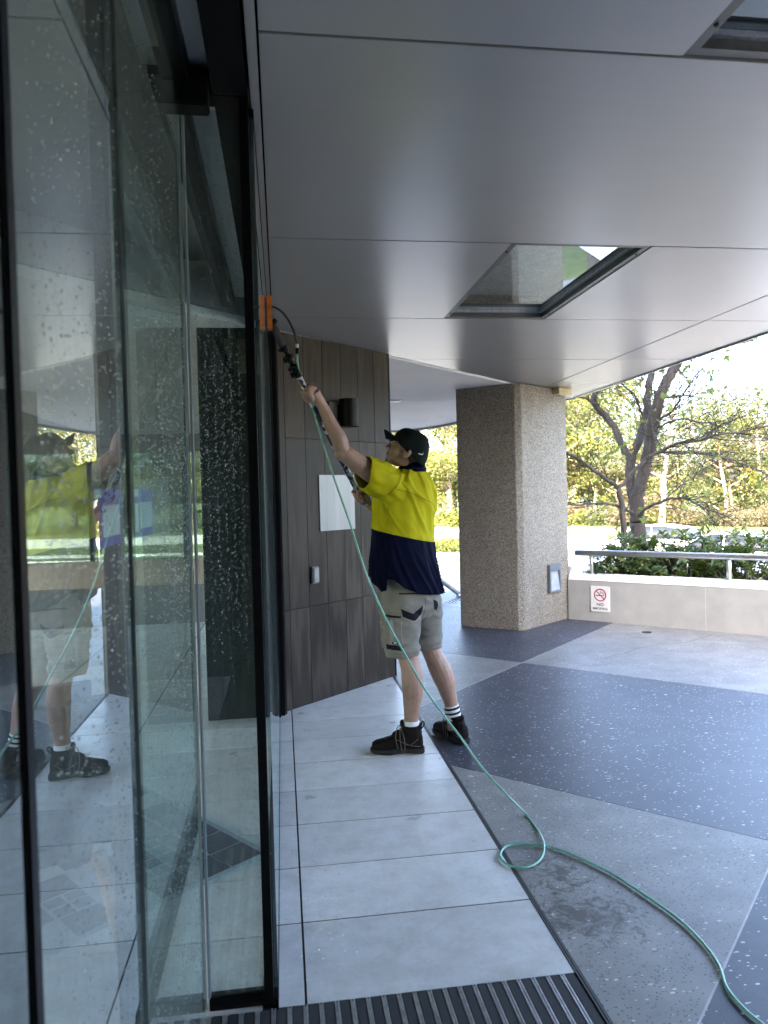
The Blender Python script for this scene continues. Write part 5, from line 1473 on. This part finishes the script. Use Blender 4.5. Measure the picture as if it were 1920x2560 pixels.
# ------------------------------------------------------------------ shorts, belt
sh_ = MB()
def ell_ring(c, a, b, n=40): return [Vector(c) + RX * a * math.cos(2 * math.pi * k / n) + FX * b * math.sin(2 * math.pi * k / n) for k in range(n)]
sh_.loft([ell_ring((0.69, 4.068, 1.0), 0.162, 0.125), ell_ring((0.692, 4.066, 0.94), 0.172, 0.135), ell_ring((0.695, 4.062, 0.86), 0.183, 0.146), ell_ring((0.697, 4.062, 0.79), 0.186, 0.146), ell_ring((0.697, 4.064, 0.735), 0.15, 0.11), ell_ring((0.697, 4.066, 0.72), 0.1, 0.07)])
def leg(c, n=36):
    rings = []
    for j, (x, y, z, a, b) in enumerate(c): rings.append(ell_ring((x, y, z), a, b, n))
    sh_.loft(rings)
leg([(0.632, 4.008, 0.86, 0.095, 0.11), (0.628, 4.0, 0.78, 0.105, 0.118), (0.628, 3.992, 0.70, 0.1, 0.108), (0.633, 3.987, 0.61, 0.094, 0.098), (0.636, 3.984, 0.545, 0.094, 0.094), (0.637, 3.984, 0.533, 0.093, 0.093)])
leg([(0.768, 4.115, 0.86, 0.095, 0.11), (0.776, 4.118, 0.78, 0.103, 0.115), (0.784, 4.122, 0.70, 0.097, 0.104), (0.79, 4.128, 0.61, 0.09, 0.094), (0.794, 4.13, 0.548, 0.088, 0.088), (0.794, 4.13, 0.536, 0.087, 0.087)])
# cargo pocket standing proud on the outside of the left leg
sh_.obox((0.566, 3.95, 0.668), (0.8, -0.6, 0.05), (0.6, 0.8, 0), (0, 0, 1), 0.03, 0.05, 0.075)
sh_.v = [tuple(Vector(p) + MO) for p in sh_.v]
shorts = remeshed(sh_, 'shorts', M_KHAKI, 0.0055, 12, 0.5, man)
ruffle(shorts, lambda p: 0.0075 * (1 - 2.2 * abs(noise.noise(Vector((p.x * 9 + p.z * 7, p.y * 9, p.z * 14))))) + 0.0028 * noise.noise(Vector((p.x * 22, p.y * 22 + p.z * 9, p.z * 30 + 4))))
BV_H = bvh_of(shorts)
def decal(bv, poly, mat, name, parent, lift=0.0015, thick=0.002, d=(0, 1, 0), step=0.006):
    """a cloth patch that follows the surface it is sewn on"""
    P = [Vector((x, 0, z)) for x, z in poly]
    bm = bmesh.new()
    vs = [bm.verts.new(p) for p in P]
    bm.faces.new(vs); bmesh.ops.triangulate(bm, faces=bm.faces)
    for _ in range(4):
        es = [e for e in bm.edges if e.calc_length() > step]
        if not es: break
        bmesh.ops.subdivide_edges(bm, edges=es, cuts=1); bmesh.ops.triangulate(bm, faces=bm.faces)
    bad = []
    for v in bm.verts:
        h, n = cast(bv, v.co.x, v.co.z)
        if h is None: bad.append(v)
        else: v.co = h + Vector((0, -lift, 0))
    bmesh.ops.delete(bm, geom=bad, context='VERTS')
    bmesh.ops.recalc_face_normals(bm, faces=bm.faces)
    me = bpy.data.meshes.new(name); bm.to_mesh(me); bm.free(); me.materials.append(mat)
    o = link(bpy.data.objects.new(name, me), parent)
    s = o.modifiers.new('t', 'SOLIDIFY'); s.thickness = thick; s.offset = 0
    return o
decal(BV_H, DECAL_POCKETL, M_PATCH, 'back_pocket_patch', shorts)
decal(BV_H, DECAL_POCKETR, M_PATCH, 'back_pocket_patch', shorts)
decal(BV_H, DECAL_TOPLINE, M_PATCH, 'pocket_opening', shorts)
decal(BV_H, DECAL_STRIP, M_PATCH, 'cargo_pocket_trim', shorts)
decal(BV_H, DECAL_BAND, M_PATCH, 'leg_band', shorts)
tg_ = decal(BV_H, DECAL_TAG, M_PATCH, 'cloth_tag', shorts)
decal(BV_H, DECAL_TAGW, M_SOCK, 'tag_mark', shorts, 0.003)
M_STITCH = mat_cloth('pale_stitching', (0.4, 0.385, 0.34), 0.1)
M_STITCHD = mat_cloth('dark_stitching', (0.17, 0.16, 0.135), 0.1)
seam(BV_H, [(0.612, 0.875), (0.614, 0.80), (0.618, 0.755)], 0.0013, M_STITCHD, 'seam', shorts)
seam(BV_H, [(0.752, 0.88), (0.757, 0.83), (0.752, 0.775), (0.74, 0.735)], 0.0015, M_STITCHD, 'seam', shorts)
seam(BV_H, [(0.618, 0.735), (0.615, 0.68), (0.622, 0.61)], 0.0013, M_STITCH, 'seam', shorts)
seam(BV_H, [(0.556, 0.556), (0.60, 0.55), (0.66, 0.55), (0.71, 0.556)], 0.0012, M_STITCHD, 'hem_stitching', shorts)
seam(BV_H, [(0.745, 0.557), (0.79, 0.552), (0.86, 0.557)], 0.0012, M_STITCHD, 'hem_stitching', shorts)
seam(BV_H, [(0.622, 0.758), (0.689, 0.728), (0.732, 0.756)], 0.0012, M_STITCH, 'seam', shorts)
BV_C = bvh_of(cap_o)
decal(BV_C, CAP_MARK, M_SOCK, 'white_mark', cap_o, 0.004, 0.0015, step=0.004)
bl = MB(); bl.loft([ell_ring((0.69, 4.068, 0.955), 0.178, 0.141), ell_ring((0.69, 4.068, 0.992), 0.172, 0.135)], cap=False)
b_ = part(bl, 'belt', M_PATCH); sm = b_.modifiers.new('t', 'SOLIDIFY'); sm.thickness = 0.004

# ------------------------------------------------------------------ socks and boots
def sock(pts, rad, stripes):
    o = part(MB().tube(catmull(pts, 6), [interp([(0, rad[0]), (1, rad[1])], k / (6 * (len(pts) - 1)))[0] for k in range(6 * (len(pts) - 1) + 1)], 28), 'sock', M_SOCK)
    a, b = Vector(pts[-1]), Vector(pts[-2])
    for (t0, t1) in stripes:
        d = (b - a); p0, p1 = a + d * t0, a + d * t1
        m = MB().tube([p0, p1], rad[1] + 0.0014, 28); m.v = [tuple(Vector(p) + MO) for p in m.v]
        m.build('sock_stripe', M_PATCH, o, True)
sock([(0.67, 3.978, 0.122), (0.671, 3.978, 0.14), (0.6725, 3.978, 0.173)], (0.047, 0.0445), [(0.75, 0.95), (1.2, 1.4)])
sock([(0.938, 4.096, 0.128), (0.933, 4.097, 0.165), (0.926, 4.099, 0.205)], (0.045, 0.0425), [(0.2, 0.48), (0.85, 1.13)])
def boot(heel, toe_dir, shaft, name, rz_tilt=0.0):
    h = Vector(heel); t = Vector(toe_dir).normalized(); s = Vector((t.y, -t.x, 0)); z = Vector((0, 0, 1))
    if s.y > 0: s = -s
    m = MB()
    def ring_at(x, w, z0, z1, sk=0.0, n=24):
        out = []
        for k in range(n):
            a = 2 * math.pi * k / n
            ca, sa = math.cos(a), math.sin(a)
            ca = math.copysign(abs(ca) ** 0.75, ca); sa = math.copysign(abs(sa) ** 0.75, sa)
            out.append(h + t * (x + sk * sa) + s * (w * ca * (1.0 if sa < 0 else 0.86 if True else 1)) + z * ((z0 + z1) / 2 + (z1 - z0) / 2 * sa))
        return out
    m.loft([ring_at(0.004, 0.020, 0.03, 0.085), ring_at(0.012, 0.032, 0.022, 0.105), ring_at(0.05, 0.039, 0.02, 0.12), ring_at(0.10, 0.040, 0.02, 0.122), ring_at(0.15, 0.044, 0.02, 0.105), ring_at(0.195, 0.049, 0.02, 0.086), ring_at(0.235, 0.048, 0.02, 0.075), ring_at(0.265, 0.041, 0.022, 0.068), ring_at(0.284, 0.027, 0.027, 0.056)])
    sh0 = h + t * 0.062 + z * 0.07
    sp = Vector(shaft)
    m.loft([[c + t * (rt_ * math.cos(a)) + s * (rs_ * math.sin(a)) for a in (2 * math.pi * k / 24 for k in range(24))] for c, rt_, rs_ in ((sh0 - z * 0.03, 0.056, 0.038), (lerp(sh0, sp, 0.45), 0.057, 0.041), (lerp(sh0, sp, 0.8), 0.054, 0.045), (sp, 0.056, 0.049))])
    m.ell(h + t * 0.125 + z * 0.098, t * 0.05, s * 0.03, z * 0.028)          # tongue
    m.ell(h + t * 0.25 + z * 0.045, t * 0.036, s * 0.044, z * 0.026)          # toe bumper
    m.ell(sp - t * 0.05 - z * 0.006, t * 0.012, s * 0.032, z * 0.016)         # padded heel collar
    m.ell(sp + t * 0.048 + z * 0.008, t * 0.014, s * 0.028, z * 0.02)
    m.v = [tuple(Vector(p) + MO) for p in m.v]
    o = remeshed(m, 'boot', M_BOOT, 0.004, 5, 0.5, man)
    ruffle(o, lambda p: 0.0014 * noise.noise(p * 60))
    # outsole with a heel step and grip blocks
    so_ = MB(); out = []
    for (x, w) in ((-0.004, 0.022), (0.006, 0.036), (0.04, 0.043), (0.09, 0.041), (0.13, 0.042), (0.18, 0.051), (0.22, 0.053), (0.26, 0.047), (0.283, 0.034), (0.294, 0.015)): out.append((x, w))
    ol = [h + t * x + s * w for x, w in out] + [h + t * x - s * w for x, w in out[::-1]]
    top = [p + z * 0.030 for p in ol]
    def toe_up(p): x = (p - h).dot(t); return 0.010 * max(0, (x - 0.2) / 0.09) ** 2 + (0.005 if 0.085 < x < 0.135 else 0)
    bot = [p + z * (0.0015 + toe_up(p)) for p in ol]
    n = len(ol)
    so_.add(bot + top, [tuple(range(n))[::-1], tuple(range(n, 2 * n))] + [(i, (i + 1) % n, n + (i + 1) % n, n + i) for i in range(n)])
    so_.v = [tuple(Vector(p) + MO) for p in so_.v]
    so_.build('sole', M_SOLE, o, False, bevel=0.004)
    # laces, hooks and a pull loop
    lc = MB()
    for k in range(6):
        x = 0.205 - k * 0.024; zz_ = 0.083 + k * 0.0065 + (0.02 * (k - 3) if k > 3 else 0)
        if k > 3: x = 0.205 - 3.3 * 0.024 - (k - 3.3) * 0.008
        lc.tube([h + t * x + s * 0.026 + z * (zz_ - 0.006), h + t * (x + 0.004) + z * (zz_ + 0.004), h + t * (x - 0.008) - s * 0.026 + z * (zz_ - 0.004)], 0.0026, 6)
    top_l = h + t * 0.122 + z * 0.155
    lc.tube(catmull([top_l, top_l + s * 0.03 - z * 0.01 + t * 0.006, top_l + s * 0.046 - z * 0.07 + t * 0.006, h + t * 0.118 + s * 0.053 + z * 0.02, h + t * 0.105 + s * 0.054 + z * 0.022, top_l + s * 0.046 - z * 0.075 - t * 0.018, top_l + s * 0.03 - z * 0.012], 5), 0.0022, 6)
    lc.tube(catmull([top_l + s * 0.01, top_l + s * 0.034 - z * 0.006 + t * 0.02, top_l + s * 0.047 - z * 0.06 + t * 0.03, h + t * 0.14 + s * 0.05 + z * 0.035], 5), 0.0022, 6)
    lc.v = [tuple(Vector(p) + MO) for p in lc.v]
    lc.build('laces', plain('brown_lace', (0.11, 0.085, 0.065), 0.8), o, True)
    lp = MB().tube(catmull([sp - t * 0.055 - z * 0.025, sp - t * 0.072 + z * 0.0, sp - t * 0.066 + z * 0.016, sp - t * 0.052 + z * 0.004], 5), 0.0035, 6)
    lp.v = [tuple(Vector(p) + MO) for p in lp.v]; lp.build('pull_loop', M_BOOT, o, True)
    sm_ = MB()
    for x0, z0, x1, z1 in ((0.075, 0.05, 0.03, 0.085), (0.08, 0.052, 0.15, 0.085), (0.02, 0.045, 0.075, 0.05)):
        sm_.tube([h + t * x0 + s * 0.0415 + z * z0, h + t * (x0 + x1) / 2 + s * 0.0425 + z * (z0 + z1) / 2, h + t * x1 + s * 0.040 + z * z1], 0.0016, 5)
    sm_.v = [tuple(Vector(p) + MO) for p in sm_.v]; sm_.build('stitching', plain('boot_stitch', (0.12, 0.10, 0.085), 0.8), o, True)
    return o
boot((0.735, 3.955, 0), (-0.985, 0.17, 0), (0.670, 3.975, 0.150), 'boot')
boot((0.988, 4.02, 0), (-0.40, 0.917, 0), (0.944, 4.094, 0.148), 'boot')

# ================================================================== POLE AND HOSE
pole = empty('cleaning_pole', tuple(PA), 0, 'navy and white camouflage telescopic pole with orange brush held against the glass', 'cleaning pole')
def pp(mb): mb.v = [tuple(Vector(p) - PA) for p in mb.v]; return mb
pp(MB().tube([on_pole(-0.035), on_pole(0.5), on_pole(0.735)], 0.0155, 20)).build('outer_section', mat_pole(), pole, True)
pp(MB().tube([on_pole(0.735), on_pole(0.985)], 0.0125, 18)).build('inner_section', M_BLACK, pole, True)
for t, r, l in ((0.735, 0.021, 0.02), (0.765, 0.019, 0.012), (0.81, 0.0185, 0.018), (0.862, 0.018, 0.014)):
    c = on_pole(t)
    k = pp(MB().tube([c - PD * l, c + PD * l], r, 18)).build('clamp', M_BLACK, pole, True)
    s = PD.cross(Vector((0, 1, 0))).normalized()
    pp(MB().obox(c + s * (r + 0.006), s, PD, s.cross(PD), 0.008, l * 0.7, 0.006)).build('lever', M_BLACK, k, bevel=0.002)
pp(MB().tube([on_pole(0.87), on_pole(0.94), on_pole(0.985)], [0.0175, 0.019, 0.014], 16)).build('grip_sleeve', M_RUBBER, pole, True)
bc = Vector((-0.0305, 3.585, 2.292))
M_ORANGE = plain('orange_brush', (0.55, 0.14, 0.015), 0.55, 0, 40, 0.25)
br_ = pp(MB().obox(bc, (1, 0, 0), (0, 1, 0), (0, 0, 1), 0.0125, 0.03, 0.078)).build('brush_block', M_ORANGE, pole, bevel=0.004)
bs = MB(); rz_ = random.Random(9)
for i in range(260):
    y, z = rz_.uniform(-0.028, 0.028), rz_.uniform(-0.076, 0.076)
    p = bc + Vector((-0.012, y, z)); bs.tube([p, p + Vector((-0.0048, rz_.gauss(0, 0.004), rz_.gauss(0, 0.005)))], 0.0009, 4)
bo_ = pp(bs).build('bristles', plain('blue_bristle', (0.03, 0.05, 0.18), 0.7), pole); bo_['kind'] = 'stuff'
pp(MB().tube([on_pole(0.98), bc + Vector((0.03, 0.005, -0.03))], 0.012, 12)).build('swivel', M_BLACK, pole, True)
pp(MB().tube(catmull([Vector(p) for p in BLACK_TUBE], 6), 0.0052, 10)).build('feed_tube', M_RUBBER, pole, True)
c0, c1 = Vector(CONNECT[0]), Vector(CONNECT[1])
pp(MB().tube([c0 + (c0 - c1) * 0.35, c0 + (c1 - c0) * 0.2], 0.0075, 12)).build('connector', plain('white_plastic', (0.7, 0.7, 0.7), 0.4), pole, True)
pp(MB().tube([c0 + (c1 - c0) * 0.2, c1], 0.0085, 12)).build('connector', M_BLACK, pole, True)

tH = NT('green_clear_hose'); hc_ = tH.coord()
hn = tH.noise(hc_, 7, 3)
M_HOSE = tH.done(tH.pbsdf(tH.ramp(hn, [(0.3, (0.13, 0.38, 0.28)), (0.7, (0.20, 0.49, 0.38))]), 0.2, 0, None, **{'Transmission Weight': 0.25, 'Coat Weight': 0.4, 'Coat Roughness': 0.1}))
hose = MB().tube(catmull([Vector(p) for p in GREEN_UP[:-1]] + [Vector(p) for p in HOSE], 10), 0.0051, 14).build('water_hose', M_HOSE, None, True)
tag(hose, 'thin green water hose hanging from the pole and looping across the floor', 'hose')
